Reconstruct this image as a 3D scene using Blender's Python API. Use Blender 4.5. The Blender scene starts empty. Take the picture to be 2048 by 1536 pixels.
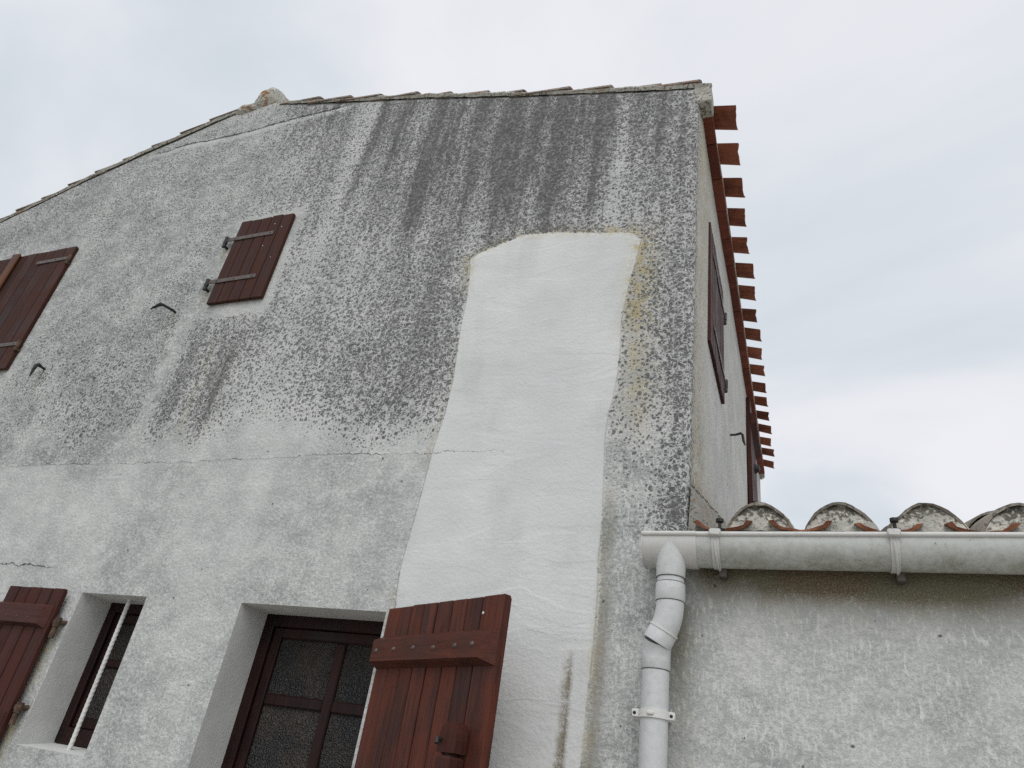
import bpy, math, random
import numpy as np
from mathutils import Matrix, Vector

random.seed(7)
SC = bpy.context.scene
COL = SC.collection

# ------------------------------------------------------------------ camera
cam_d = bpy.data.cameras.new('camera')
cam = bpy.data.objects.new('camera', cam_d)
COL.objects.link(cam)
SC.camera = cam
cam_d.sensor_width = 36.0
cam_d.lens = 24.845
cam_d.clip_start = 0.05
cam_d.clip_end = 2000
YAW, PITCH, ROLL = -0.43233843, 0.52360766, 0.16040944
fw = Vector((math.sin(YAW) * math.cos(PITCH), math.cos(YAW) * math.cos(PITCH), math.sin(PITCH)))
r0 = Vector((math.cos(YAW), -math.sin(YAW), 0))
u0 = r0.cross(fw)
rr = r0 * math.cos(ROLL) + u0 * math.sin(ROLL)
uu = u0 * math.cos(ROLL) - r0 * math.sin(ROLL)
cam.matrix_world = Matrix(((rr.x, uu.x, -fw.x, 0), (rr.y, uu.y, -fw.y, -2.7), (rr.z, uu.z, -fw.z, 1.6), (0, 0, 0, 1)))

# ------------------------------------------------------------------ sky, sun, exposure
SUN_EL, SUN_AZ = math.radians(48), math.radians(165)   # azimuth clockwise from +y
world = bpy.data.worlds.new('World')
SC.world = world
world.use_nodes = True
wt = world.node_tree
wt.nodes.clear()


class NT:
    """small helper for node trees"""
    def __init__(s, tree): s.t = tree
    def n(s, typ, ins=None, **props):
        nd = s.t.nodes.new(typ)
        for k, v in props.items(): setattr(nd, k, v)
        for k, v in (ins or {}).items(): s.set(nd.inputs[k], v)
        return nd
    def set(s, sock, v):
        if isinstance(v, bpy.types.NodeSocket): s.t.links.new(v, sock)
        elif isinstance(v, bpy.types.Node): s.t.links.new(v.outputs[0], sock)
        else: sock.default_value = v
    def m(s, op, a, b=0.0, c=None, clamp=False):
        nd = s.t.nodes.new('ShaderNodeMath'); nd.operation = op; nd.use_clamp = clamp
        s.set(nd.inputs[0], a); s.set(nd.inputs[1], b)
        if c is not None: s.set(nd.inputs[2], c)
        return nd.outputs[0]
    def ss(s, v, lo, hi, a=0.0, b=1.0):
        nd = s.t.nodes.new('ShaderNodeMapRange'); nd.interpolation_type = 'SMOOTHSTEP'
        for i, q in enumerate((v, lo, hi, a, b)): s.set(nd.inputs[i], q)
        return nd.outputs[0]
    def mix(s, f, a, b, blend='MIX'):
        nd = s.t.nodes.new('ShaderNodeMix'); nd.data_type = 'RGBA'; nd.blend_type = blend
        s.set(nd.inputs[0], f)
        for i, q in ((6, a), (7, b)):
            s.set(nd.inputs[i], (*q, 1) if isinstance(q, tuple) and len(q) == 3 else q)
        return nd.outputs[2]
    def map(s, v, sc=(1, 1, 1), loc=(0, 0, 0), rot=(0, 0, 0)):
        nd = s.t.nodes.new('ShaderNodeMapping')
        s.set(nd.inputs[0], v)
        nd.inputs['Scale'].default_value = sc; nd.inputs['Location'].default_value = loc; nd.inputs['Rotation'].default_value = rot
        return nd.outputs[0]
    def noise(s, v, scale, detail=3.0, rough=0.55, dist=0.0):
        nd = s.n('ShaderNodeTexNoise', {'Vector': v, 'Scale': scale, 'Detail': detail, 'Roughness': rough, 'Distortion': dist})
        return nd.outputs[0]
    def vor(s, v, scale, feature='F1', rnd=1.0, dims='2D'):
        return s.n('ShaderNodeTexVoronoi', {'Vector': v, 'Scale': scale, 'Randomness': rnd}, voronoi_dimensions=dims, feature=feature)
    def attr(s, name):
        nd = s.t.nodes.new('ShaderNodeAttribute'); nd.attribute_name = name
        return nd.outputs['Fac']


N = NT(wt)
sky = N.n('ShaderNodeTexSky', sky_type='NISHITA')
sky.sun_disc = False
sky.sun_elevation = SUN_EL
sky.sun_rotation = SUN_AZ
sky.air_density = 1.0; sky.dust_density = 2.0
bg1 = N.n('ShaderNodeBackground', {'Color': sky.outputs[0], 'Strength': 0.1})
tc = N.n('ShaderNodeTexCoord')
sx = N.n('ShaderNodeSeparateXYZ', {0: tc.outputs['Generated']})
den = N.m('ADD', N.m('ABSOLUTE', sx.outputs[2]), 0.22)
cv = N.n('ShaderNodeCombineXYZ', {0: N.m('DIVIDE', sx.outputs[0], den), 1: N.m('DIVIDE', sx.outputs[1], den), 2: 0.3})
c1 = N.noise(N.map(cv, (1.0, 1.0, 1), (0.4, 5.2, 0), (0, 0, 0.5)), 1.15, 6, 0.52, 0.5)
c2 = N.noise(N.map(cv, (1.0, 1.0, 1), (2.0, 7.1, 0)), 0.5, 3, 0.5)
cf = N.ss(N.m('ADD', N.m('MULTIPLY', c1, 0.6), N.m('MULTIPLY', c2, 0.4)), 0.38, 0.58)
cloud = N.mix(cf, (0.62, 0.685, 0.745), (0.86, 0.86, 0.90))
bg2 = N.n('ShaderNodeBackground', {'Color': cloud, 'Strength': 1.0})
mixw = N.n('ShaderNodeMixShader', {0: 0.95, 1: bg1.outputs[0], 2: bg2.outputs[0]})
N.n('ShaderNodeOutputWorld', {0: mixw.outputs[0]})

sun_d = bpy.data.lights.new('sun', 'SUN')
sun_d.energy = 1.1
sun_d.angle = math.radians(40)
sun_d.color = (1.0, 0.985, 0.955)
sun = bpy.data.objects.new('sun', sun_d)
COL.objects.link(sun)
sd = Vector((math.sin(SUN_AZ) * math.cos(SUN_EL), math.cos(SUN_AZ) * math.cos(SUN_EL), math.sin(SUN_EL)))
sun.rotation_euler = sd.to_track_quat('Z', 'Y').to_euler()

SC.render.engine = 'CYCLES'
SC.cycles.use_denoising = False
SC.cycles.max_bounces = 5
SC.cycles.diffuse_bounces = 3
SC.cycles.glossy_bounces = 2
SC.cycles.transmission_bounces = 2
SC.view_settings.view_transform = 'Standard'
SC.view_settings.look = 'None'
SC.view_settings.exposure = 0.05
SC.view_settings.gamma = 1.0
SC.view_settings.use_curve_mapping = False


# ------------------------------------------------------------------ numpy helpers
def sstep(a, b, v):
    t = np.clip((v - a) / (b - a), 0, 1)
    return t * t * (3 - 2 * t)


_tab = np.random.RandomState(3).rand(256, 256)


def vnoise(x, y, seed=0):
    """2-d value noise, -1..1"""
    x = np.asarray(x, float) + seed * 17.3; y = np.asarray(y, float) + seed * 9.1
    i = np.floor(x).astype(int); j = np.floor(y).astype(int)
    f = x - i; g = y - j
    f = f * f * (3 - 2 * f); g = g * g * (3 - 2 * g)
    T = lambda a, b: _tab[a % 256, b % 256]
    v = (T(i, j) * (1 - f) + T(i + 1, j) * f) * (1 - g) + (T(i, j + 1) * (1 - f) + T(i + 1, j + 1) * f) * g
    return v * 2 - 1


def fbm(x, y, seed=0, o=4):
    s = 0; a = 1; t = 0
    for k in range(o):
        s = s + a * vnoise(x * 2 ** k, y * 2 ** k, seed + k); t += a; a *= .5
    return s / t


def poly_sd(px, pz, poly):
    """signed distance to polygon, positive inside"""
    poly = np.array(poly); n = len(poly)
    d = np.full(px.shape, 1e9); ins = np.zeros(px.shape, bool)
    for k in range(n):
        a = poly[k]; b = poly[(k + 1) % n]
        e = b - a; wx = px - a[0]; wz = pz - a[1]
        t = np.clip((wx * e[0] + wz * e[1]) / (e @ e), 0, 1)
        d = np.minimum(d, np.hypot(wx - t * e[0], wz - t * e[1]))
        c = ((a[1] > pz) != (b[1] > pz)) & (px < (b[0] - a[0]) * (pz - a[1]) / (b[1] - a[1] + 1e-12) + a[0])
        ins ^= c
    return np.where(ins, d, -d)


# ------------------------------------------------------------------ mesh helpers
def mesh(name, V, F, mat=None, parent=None, smooth=False, attrs=None, kind=None):
    me = bpy.data.meshes.new(name)
    me.from_pydata([tuple(map(float, v)) for v in V], [], [tuple(map(int, f)) for f in F])
    if attrs:
        for k, v in attrs.items():
            a = me.attributes.new(k, 'FLOAT', 'POINT')
            a.data.foreach_set('value', np.asarray(v, np.float32))
    if smooth: me.polygons.foreach_set('use_smooth', [True] * len(me.polygons))
    me.update()
    return link(name, me, mat, parent, kind)


def link(name, me, mat=None, parent=None, kind=None, matrix=None):
    if mat is not None and not me.materials: me.materials.append(mat)
    o = bpy.data.objects.new(name, me)
    COL.objects.link(o)
    if parent is not None: o.parent = parent
    if matrix is not None: o.matrix_basis = matrix
    if kind: o['kind'] = kind
    return o


def empty(name, label, cat, loc=(0, 0, 0), group=None):
    o = bpy.data.objects.new(name, None)
    COL.objects.link(o)
    o.location = loc
    tag(o, label, cat, group)
    return o


def tag(o, label=None, cat=None, group=None):
    if label: o['label'] = label
    if cat: o['category'] = cat
    if group: o['group'] = group


class MB:
    def __init__(s): s.V = []; s.F = []
    def add(s, V, F):
        b = len(s.V); s.V += [tuple(v) for v in V]; s.F += [tuple(i + b for i in f) for f in F]; return s
    def box(s, x0, x1, y0, y1, z0, z1, b=0.0):
        """box with chamfered edges (b = chamfer size)"""
        if b <= 0:
            V = [(x, y, z) for x in (x0, x1) for y in (y0, y1) for z in (z0, z1)]
            return s.add(V, [(0, 1, 3, 2), (4, 6, 7, 5), (0, 4, 5, 1), (2, 3, 7, 6), (0, 2, 6, 4), (1, 5, 7, 3)])
        V = []; idx = {}
        for i, x in enumerate((x0, x1)):
            for j, y in enumerate((y0, y1)):
                for k, z in enumerate((z0, z1)):
                    sx, sy, sz = (1, -1)[i], (1, -1)[j], (1, -1)[k]
                    for ax, p in enumerate(((x, y + sy * b, z + sz * b), (x + sx * b, y, z + sz * b), (x + sx * b, y + sy * b, z))):
                        idx[i, j, k, ax] = len(V); V.append(p)
        F = []
        I = idx
        for i in (0, 1): F.append([I[i, 0, 0, 0], I[i, 0, 1, 0], I[i, 1, 1, 0], I[i, 1, 0, 0]])
        for j in (0, 1): F.append([I[0, j, 0, 1], I[1, j, 0, 1], I[1, j, 1, 1], I[0, j, 1, 1]])
        for k in (0, 1): F.append([I[0, 0, k, 2], I[0, 1, k, 2], I[1, 1, k, 2], I[1, 0, k, 2]])
        for i in (0, 1):
            for j in (0, 1): F.append([I[i, j, 0, 0], I[i, j, 0, 1], I[i, j, 1, 1], I[i, j, 1, 0]])
            for k in (0, 1): F.append([I[i, 0, k, 0], I[i, 0, k, 2], I[i, 1, k, 2], I[i, 1, k, 0]])
        for j in (0, 1):
            for k in (0, 1): F.append([I[0, j, k, 1], I[0, j, k, 2], I[1, j, k, 2], I[1, j, k, 1]])
        for i in (0, 1):
            for j in (0, 1):
                for k in (0, 1): F.append([I[i, j, k, 0], I[i, j, k, 1], I[i, j, k, 2]])
        return s.add(V, F)
    def tube(s, pts, radii, seg=12, cap=True, closed=False):
        pts = [Vector(p) for p in pts]
        n = len(pts)
        if not hasattr(radii, '__len__'): radii = [radii] * n
        rings = []; up = None
        for i, p in enumerate(pts):
            a = pts[max(i - 1, 0)]; b = pts[min(i + 1, n - 1)]
            t = (b - a).normalized()
            if up is None:
                up = t.orthogonal().normalized()
            else:
                up = (up - t * up.dot(t)).normalized()
            w = t.cross(up)
            rings.append([p + (up * math.cos(q) + w * math.sin(q)) * radii[i] for q in [2 * math.pi * k / seg for k in range(seg)]])
        V = [v for r in rings for v in r]; F = []
        for i in range(n - 1):
            for k in range(seg):
                k2 = (k + 1) % seg
                F.append((i * seg + k, i * seg + k2, (i + 1) * seg + k2, (i + 1) * seg + k))
        if cap:
            F.append(tuple(range(seg - 1, -1, -1))); F.append(tuple((n - 1) * seg + k for k in range(seg)))
        return s.add(V, F)
    def build(s, name, mat, parent=None, smooth=False, kind=None, fix=True, attrs=None):
        o = mesh(name, s.V, s.F, mat, parent, smooth, attrs, kind)
        if fix:
            import bmesh
            bm = bmesh.new(); bm.from_mesh(o.data)
            bmesh.ops.recalc_face_normals(bm, faces=bm.faces)
            bm.to_mesh(o.data); bm.free()
        if smooth:
            try: o.data.set_sharp_from_angle(angle=math.radians(40))
            except Exception: pass
        return o


# ------------------------------------------------------------------ materials
def newmat(name):
    m = bpy.data.materials.new(name); m.use_nodes = True
    t = m.node_tree; t.nodes.clear()
    K = NT(t)
    out = K.n('ShaderNodeOutputMaterial')
    bs = K.n('ShaderNodeBsdfPrincipled')
    t.links.new(bs.outputs[0], out.inputs[0])
    return m, K, bs


def wall_material():
    m, K, bs = newmat('lime_render')
    tc = K.n('ShaderNodeTexCoord')
    s = K.n('ShaderNodeSeparateXYZ', {0: tc.outputs['Object']})
    u = K.m('ADD', s.outputs[0], s.outputs[1])
    P = K.n('ShaderNodeCombineXYZ', {0: u, 1: s.outputs[2], 2: 0.0}).outputs[0]     # wall-plane metres
    wrp = K.n('ShaderNodeTexNoise', {'Vector': P, 'Scale': 22.0, 'Detail': 2.0})
    off = K.n('ShaderNodeVectorMath', {0: wrp.outputs[1], 1: (0.5, 0.5, 0.5)}, operation='SUBTRACT')
    off = K.n('ShaderNodeVectorMath', {0: off.outputs[0], 'Scale': 0.022}, operation='SCALE')
    PW = K.n('ShaderNodeVectorMath', {0: P, 1: off.outputs[0]}, operation='ADD').outputs[0]
    stain, patch, ochre, grey, olive = (K.attr(a) for a in ('stain', 'patch', 'ochre', 'grey', 'olive'))
    crackd, crackw, dash = K.attr('crackd'), K.attr('crackw'), K.attr('dash')
    nA = K.noise(P, 3.2, 3, 0.6)
    nB = K.noise(P, 14.0, 3, 0.6)
    nC = K.noise(P, 62.0, 2, 0.6)
    nD = K.noise(P, 170.0, 1, 0.6)
    streak = K.noise(K.map(P, (9.0, 0.8, 1)), 1.0, 3, 0.55)
    # limewash, slightly mottled
    base = K.mix(K.ss(nA, 0.35, 0.68), (0.56, 0.575, 0.565), (0.655, 0.665, 0.65))
    base = K.mix(K.m('MULTIPLY', ochre, K.ss(K.m('ADD', nB, K.m('MULTIPLY', nC, 0.4)), 0.5, 0.85, 0.25, 1.0), clamp=True), base, (0.46, 0.375, 0.175))
    # grey weathered film, broken up finely
    gm = K.m('ADD', K.m('MULTIPLY', nB, 0.3), K.m('ADD', K.m('MULTIPLY', nC, 0.45), K.m('MULTIPLY', nD, 0.35)))
    gm = K.ss(gm, 0.69, 0.46)
    gm = K.m('MULTIPLY', gm, grey, clamp=True)
    gm = K.m('MULTIPLY', gm, K.ss(nA, 0.2, 0.7, 1.25, 0.65), clamp=True)
    base = K.mix(gm, base, (0.215, 0.232, 0.222))
    # short dashes of exposed wash
    dsh = K.noise(K.map(P, (80, 24, 1), rot=(0, 0, 0.3)), 1.0, 2, 0.5)
    dm = K.m('MULTIPLY', K.ss(dsh, 0.53, 0.67), K.m('MULTIPLY', dash, K.ss(nB, 0.35, 0.6, 0.3, 1.0)), clamp=True)
    base = K.mix(dm, base, (0.63, 0.65, 0.62))
    # thin pale veins
    ve = K.vor(K.n('ShaderNodeVectorMath', {0: P, 1: K.n('ShaderNodeVectorMath', {0: off.outputs[0], 'Scale': 5.0}, operation='SCALE').outputs[0]}, operation='ADD').outputs[0], 4.2, 'DISTANCE_TO_EDGE')
    vm = K.m('MULTIPLY', K.ss(ve.outputs['Distance'], 0.03, 0.008), K.ss(nB, 0.5, 0.6))
    vm = K.m('MULTIPLY', vm, K.m('MULTIPLY', grey, 0.6), clamp=True)
    base = K.mix(vm, base, (0.62, 0.63, 0.62))
    # dark growth: rounded colonies that merge where dense and leave a pale network
    dens = K.m('ADD', stain, K.m('MULTIPLY', K.m('SUBTRACT', streak, 0.5), K.m('MULTIPLY', stain, 0.9)))
    streak2 = K.noise(K.map(PW, (27.0, 0.9, 1)), 1.0, 2, 0.5)
    dens = K.m('ADD', dens, K.m('MULTIPLY', K.m('SUBTRACT', streak2, 0.5), K.m('MULTIPLY', stain, K.ss(s.outputs[2], 3.6, 4.6, 0.35, 0.95))))
    dens = K.m('ADD', dens, K.m('MULTIPLY', K.m('SUBTRACT', nB, 0.5), K.m('MULTIPLY', stain, 0.8)))
    v1 = K.vor(PW, 51.0)
    cr = K.n('ShaderNodeSeparateColor', {0: v1.outputs['Color']})
    rad = K.m('MULTIPLY_ADD', K.m('MINIMUM', dens, 0.66), 0.86, K.m('MULTIPLY', K.m('SUBTRACT', cr.outputs[0], 0.6), K.m('MINIMUM', K.m('MULTIPLY', dens, 1.3), 0.55)))
    d1 = K.m('ADD', v1.outputs['Distance'], K.m('MULTIPLY', K.m('SUBTRACT', nC, 0.5), 0.55))
    m1 = K.ss(K.m('SUBTRACT', rad, d1), -0.09, 0.11)
    v2 = K.vor(PW, 105.0)
    cr2 = K.n('ShaderNodeSeparateColor', {0: v2.outputs['Color']})
    rad2 = K.m('MULTIPLY_ADD', K.m('MINIMUM', dens, 0.7), 0.8, K.m('MULTIPLY', K.m('SUBTRACT', cr2.outputs[1], 0.7), 0.5))
    m2 = K.ss(K.m('SUBTRACT', rad2, v2.outputs['Distance']), -0.05, 0.12)
    v0 = K.vor(PW, 29.0)
    cr0 = K.n('ShaderNodeSeparateColor', {0: v0.outputs['Color']})
    rad0 = K.m('MULTIPLY_ADD', K.m('MINIMUM', dens, 0.6), 0.62, K.m('MULTIPLY', K.m('SUBTRACT', cr0.outputs[0], 0.75), 0.6))
    m0 = K.m('MULTIPLY', K.ss(K.m('SUBTRACT', rad0, K.m('ADD', v0.outputs['Distance'], K.m('MULTIPLY', K.m('SUBTRACT', nC, 0.5), 0.3))), -0.04, 0.05), K.ss(s.outputs[2], 4.5, 3.7))
    sp = K.m('MAXIMUM', K.m('MAXIMUM', m0, m1), K.m('MULTIPLY', m2, 0.7))
    # soot film under the densest runs
    film = K.m('MULTIPLY', K.ss(dens, 0.42, 1.1), K.ss(s.outputs[2], 3.4, 4.4, 0.55, 0.8))
    base = K.mix(film, base, (0.14, 0.143, 0.14))
    dcol = K.mix(K.ss(K.m('ADD', K.m('MULTIPLY', nB, 0.6), K.m('MULTIPLY', nD, 0.4)), 0.35, 0.65), (0.07, 0.072, 0.073), (0.15, 0.153, 0.148))
    dcol = K.mix(film, dcol, (0.09, 0.091, 0.088))
    base = K.mix(K.m('MULTIPLY', sp, K.ss(dens, 0.0, 0.25, 0.0, 0.92)), base, dcol)
    # pale worm-like lines left standing in the growth
    worm = K.noise(PW, 46.0, 1.0, 0.5, 0.7)
    wl = K.ss(K.m('ABSOLUTE', K.m('SUBTRACT', worm, 0.5)), 0.05, 0.018)
    wl = K.m('MULTIPLY', wl, K.m('MULTIPLY', K.ss(dens, 0.25, 0.5), K.ss(dens, 1.15, 0.6, 0.12, 0.8)), clamp=True)
    base = K.mix(wl, base, (0.58, 0.59, 0.58))
    # fresh repair coat
    edge = K.m('ADD', patch, K.m('ADD', K.m('MULTIPLY', K.m('SUBTRACT', nB, 0.5), 0.055), K.m('MULTIPLY', K.m('SUBTRACT', nC, 0.5), 0.05)))
    pm = K.ss(edge, -0.004, 0.006)
    nP = K.noise(P, 1.6, 4, 0.6)
    pcol = K.mix(K.ss(nP, 0.35, 0.65), (0.61, 0.63, 0.625), (0.68, 0.695, 0.685))
    pcol = K.mix(K.m('MULTIPLY', K.ss(nD, 0.62, 0.74), 0.3), pcol, (0.36, 0.37, 0.35))
    pcol = K.mix(K.m('MULTIPLY', K.ss(K.noise(K.map(P, (2.2, 0.7, 1), (3, 1, 0)), 2.0, 4, 0.6), 0.5, 0.72), 0.35), pcol, (0.47, 0.49, 0.475))
    fr = K.m('MULTIPLY', K.m('MULTIPLY', ochre, 0.75), K.ss(K.m('ADD', nB, K.m('MULTIPLY', nC, 0.7)), 0.7, 1.05), clamp=True)
    pcol = K.mix(fr, pcol, (0.45, 0.37, 0.16))
    base = K.mix(pm, base, pcol)
    # olive and brown algae, on the patch as well
    lm = K.m('MULTIPLY', K.m('MULTIPLY', olive, 1.15), K.ss(K.m('ADD', K.m('MULTIPLY', olive, 0.35), K.m('ADD', K.m('MULTIPLY', nB, 0.6), K.m('ADD', K.m('MULTIPLY', nC, 0.5), K.m('MULTIPLY', nD, 0.3)))), 0.60, 1.0), clamp=True)
    lm = K.m('MULTIPLY', lm, K.ss(nD, 0.3, 0.6, 0.75, 1.0))
    base = K.mix(lm, base, K.mix(K.ss(nA, 0.4, 0.6), (0.15, 0.135, 0.085), (0.135, 0.10, 0.055)))
    # few black pits
    pt = K.vor(PW, 7.0)
    ptc = K.n('ShaderNodeSeparateColor', {0: pt.outputs['Color']})
    pits = K.m('MULTIPLY', K.ss(K.m('SUBTRACT', K.m('MULTIPLY', ptc.outputs[0], 0.05), pt.outputs['Distance']), 0.0, 0.012), K.m('GREATER_THAN', ptc.outputs[2], 0.75))
    pits = K.m('MULTIPLY', pits, K.ss(pm, 0, 1, 0.8, 0.2))
    base = K.mix(pits, base, (0.07, 0.07, 0.065))
    # cracks
    cd = K.m('ABSOLUTE', K.m('ADD', crackd, K.m('ADD', K.m('MULTIPLY', K.m('SUBTRACT', nB, 0.5), 0.05), K.m('MULTIPLY', K.m('SUBTRACT', nC, 0.5), 0.018))))
    cw2 = K.m('MULTIPLY', crackw, K.ss(streak, 0.3, 0.7, 0.6, 1.3))
    cm = K.m('MULTIPLY', K.ss(K.m('SUBTRACT', cw2, cd), -0.0012, 0.0012), K.m('GREATER_THAN', crackw, 0.0003))
    base = K.mix(K.m('MULTIPLY', cm, 0.88), base, (0.05, 0.048, 0.045))
    K.set(bs.inputs['Base Color'], base)
    bs.inputs['Roughness'].default_value = 0.9
    bs.inputs['Specular IOR Level'].default_value = 0.2
    # relief (kept to a few textures: the bump node evaluates them three times)
    rip = K.noise(K.map(P, (1.2, 3.2, 1), rot=(0, 0, -0.5)), 2.4, 2, 0.5, 0.8)
    rh = K.noise(P, 58.0, 3, 0.68)
    gr = K.ss(patch, 0.0, 0.01)
    h = K.m('ADD', K.m('MULTIPLY', rh, K.m('MULTIPLY', K.ss(patch, 0.0, 0.01, 1.0, 0.42), K.ss(dash, 0.2, 0.9, 1.0, 0.8))), K.m('MULTIPLY', K.m('MULTIPLY', rip, 0.8), gr))
    rdg = K.m('MULTIPLY', K.ss(K.m('ABSOLUTE', K.m('SUBTRACT', rip, 0.52)), 0.06, 0.0), K.ss(nP, 0.42, 0.6))
    h = K.m('ADD', h, K.m('MULTIPLY', gr, K.m('ADD', 0.8, K.m('MULTIPLY', rdg, 0.10))))
    bp = K.n('ShaderNodeBump', {'Height': h, 'Strength': 0.9, 'Distance': 0.008})
    K.set(bs.inputs['Normal'], bp.outputs[0])
    return m


def plain_white(name, col=(0.66, 0.67, 0.65), bump=0.3):
    m, K, bs = newmat(name)
    tc = K.n('ShaderNodeTexCoord')
    P = tc.outputs['Object']
    a = K.noise(P, 6, 4, 0.6); b = K.noise(P, 90, 3, 0.6)
    c = K.mix(K.ss(a, 0.3, 0.7), tuple(q * 0.86 for q in col), col)
    c = K.mix(K.m('MULTIPLY', K.ss(b, 0.64, 0.74), 0.3), c, (0.3, 0.3, 0.27))
    K.set(bs.inputs['Base Color'], c)
    bs.inputs['Roughness'].default_value = 0.85
    K.set(bs.inputs['Normal'], K.n('ShaderNodeBump', {'Height': K.m('ADD', b, K.m('MULTIPLY', a, 2.0)), 'Strength': bump, 'Distance': 0.006}).outputs[0])
    return m


def wood(name, c0, c1, rough=0.5, wear=0.2, axis='Z'):
    m, K, bs = newmat(name)
    tc = K.n('ShaderNodeTexCoord')
    oi = K.n('ShaderNodeObjectInfo')
    rnd = oi.outputs['Random']
    of = K.n('ShaderNodeCombineXYZ', {0: K.m('MULTIPLY', rnd, 31.0), 1: K.m('MULTIPLY', rnd, 17.0), 2: K.m('MULTIPLY', rnd, 53.0)})
    P = K.n('ShaderNodeVectorMath', {0: tc.outputs['Object'], 1: of.outputs[0]}, operation='ADD').outputs[0]
    sc = {'Z': (38, 38, 2.2), 'X': (2.2, 38, 38)}[axis]
    g = K.noise(K.map(P, sc), 1.0, 5, 0.62, 0.8)
    g2 = K.noise(K.map(P, tuple(q * 4 for q in sc)), 1.0, 3, 0.6)
    big = K.noise(P, 5.0, 3, 0.55)
    f = K.m('ADD', K.m('MULTIPLY', g, 0.55), K.m('ADD', K.m('MULTIPLY', big, 0.5), K.m('MULTIPLY', K.m('SUBTRACT', rnd, 0.5), 0.14)))
    c = K.mix(K.ss(f, 0.36, 0.68), c0, c1)
    c = K.mix(K.m('MULTIPLY', K.ss(g2, 0.56, 0.72), 0.55), c, tuple(q * 0.5 for q in c0))
    w = K.m('MULTIPLY', K.ss(K.noise(P, 34, 4, 0.7), 0.7, 0.78), wear)
    c = K.mix(w, c, (0.3, 0.24, 0.2))
    K.set(bs.inputs['Base Color'], c)
    K.set(bs.inputs['Roughness'], K.ss(big, 0.3, 0.7, rough - 0.08, rough + 0.14))
    bs.inputs['Specular IOR Level'].default_value = 0.2
    K.set(bs.inputs['Normal'], K.n('ShaderNodeBump', {'Height': K.m('ADD', g, K.m('MULTIPLY', g2, 0.5)), 'Strength': 0.6, 'Distance': 0.003}).outputs[0])
    return m


def tile_mat(name, c0, c1, lichen=0.5, lcol=(0.3, 0.29, 0.25)):
    m, K, bs = newmat(name)
    tc = K.n('ShaderNodeTexCoord'); oi = K.n('ShaderNodeObjectInfo')
    rnd = oi.outputs['Random']
    of = K.n('ShaderNodeCombineXYZ', {0: K.m('MULTIPLY', rnd, 31.0), 1: K.m('MULTIPLY', rnd, 17.0), 2: 0.0})
    P = K.n('ShaderNodeVectorMath', {0: tc.outputs['Object'], 1: of.outputs[0]}, operation='ADD').outputs[0]
    a = K.noise(P, 9, 4, 0.6); b = K.noise(P, 45, 4, 0.65); s = K.noise(K.map(P, (5, 55, 55)), 1.0, 3, 0.6)
    c = K.mix(K.ss(K.m('ADD', K.m('MULTIPLY', a, 0.6), K.m('ADD', K.m('MULTIPLY', s, 0.4), K.m('MULTIPLY', K.m('SUBTRACT', rnd, 0.5), 0.25))), 0.36, 0.64), c0, c1)
    lm = K.m('MULTIPLY', K.ss(K.m('ADD', K.m('MULTIPLY', a, 0.5), K.m('MULTIPLY', b, 0.5)), 0.62 - 0.22 * lichen, 0.72 - 0.2 * lichen), min(1.0, 0.35 + lichen * 0.6))
    lc = K.mix(K.ss(b, 0.42, 0.58), lcol, tuple(q * 0.28 for q in lcol))
    c = K.mix(lm, c, lc)
    K.set(bs.inputs['Base Color'], c)
    bs.inputs['Roughness'].default_value = 0.85
    bs.inputs['Specular IOR Level'].default_value = 0.25
    K.set(bs.inputs['Normal'], K.n('ShaderNodeBump', {'Height': K.m('ADD', b, K.m('ADD', a, s)), 'Strength': 0.6, 'Distance': 0.004}).outputs[0])
    return m


def mortar_mat(name, orange=0.5, dark=1.0, hump=False):
    """pale mortar with grey and orange lichen crusts"""
    m, K, bs = newmat(name)
    P = K.n('ShaderNodeTexCoord').outputs['Object']
    a = K.noise(P, 12, 4, 0.65); b = K.noise(P, 60, 4, 0.65); o = K.noise(K.map(P, loc=(4, 7, 2)), 13, 4, 0.6)
    c = K.mix(K.ss(a, 0.35, 0.65), (0.40 * dark, 0.40 * dark, 0.36 * dark), (0.6 * dark, 0.59 * dark, 0.52 * dark))
    spk = K.m('ADD', K.m('MULTIPLY', b, 0.7), K.m('MULTIPLY', a, 0.3))
    if hump:     # lichen crust thins out towards the sheltered foot
        sz = K.n('ShaderNodeSeparateXYZ', {0: P}).outputs[2]
        spk = K.m('ADD', spk, K.ss(sz, 2.575, 2.66, -0.03, 0.09))
    c = K.mix(K.ss(spk, 0.5, 0.6), c, (0.13, 0.125, 0.105))
    c = K.mix(K.m('MULTIPLY', K.ss(o, 0.55, 0.62), orange), c, (0.26, 0.11, 0.025))
    K.set(bs.inputs['Base Color'], c)
    bs.inputs['Roughness'].default_value = 0.92
    K.set(bs.inputs['Normal'], K.n('ShaderNodeBump', {'Height': K.m('ADD', b, K.m('MULTIPLY', a, 2.0)), 'Strength': 0.8, 'Distance': 0.008}).outputs[0])
    return m


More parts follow.
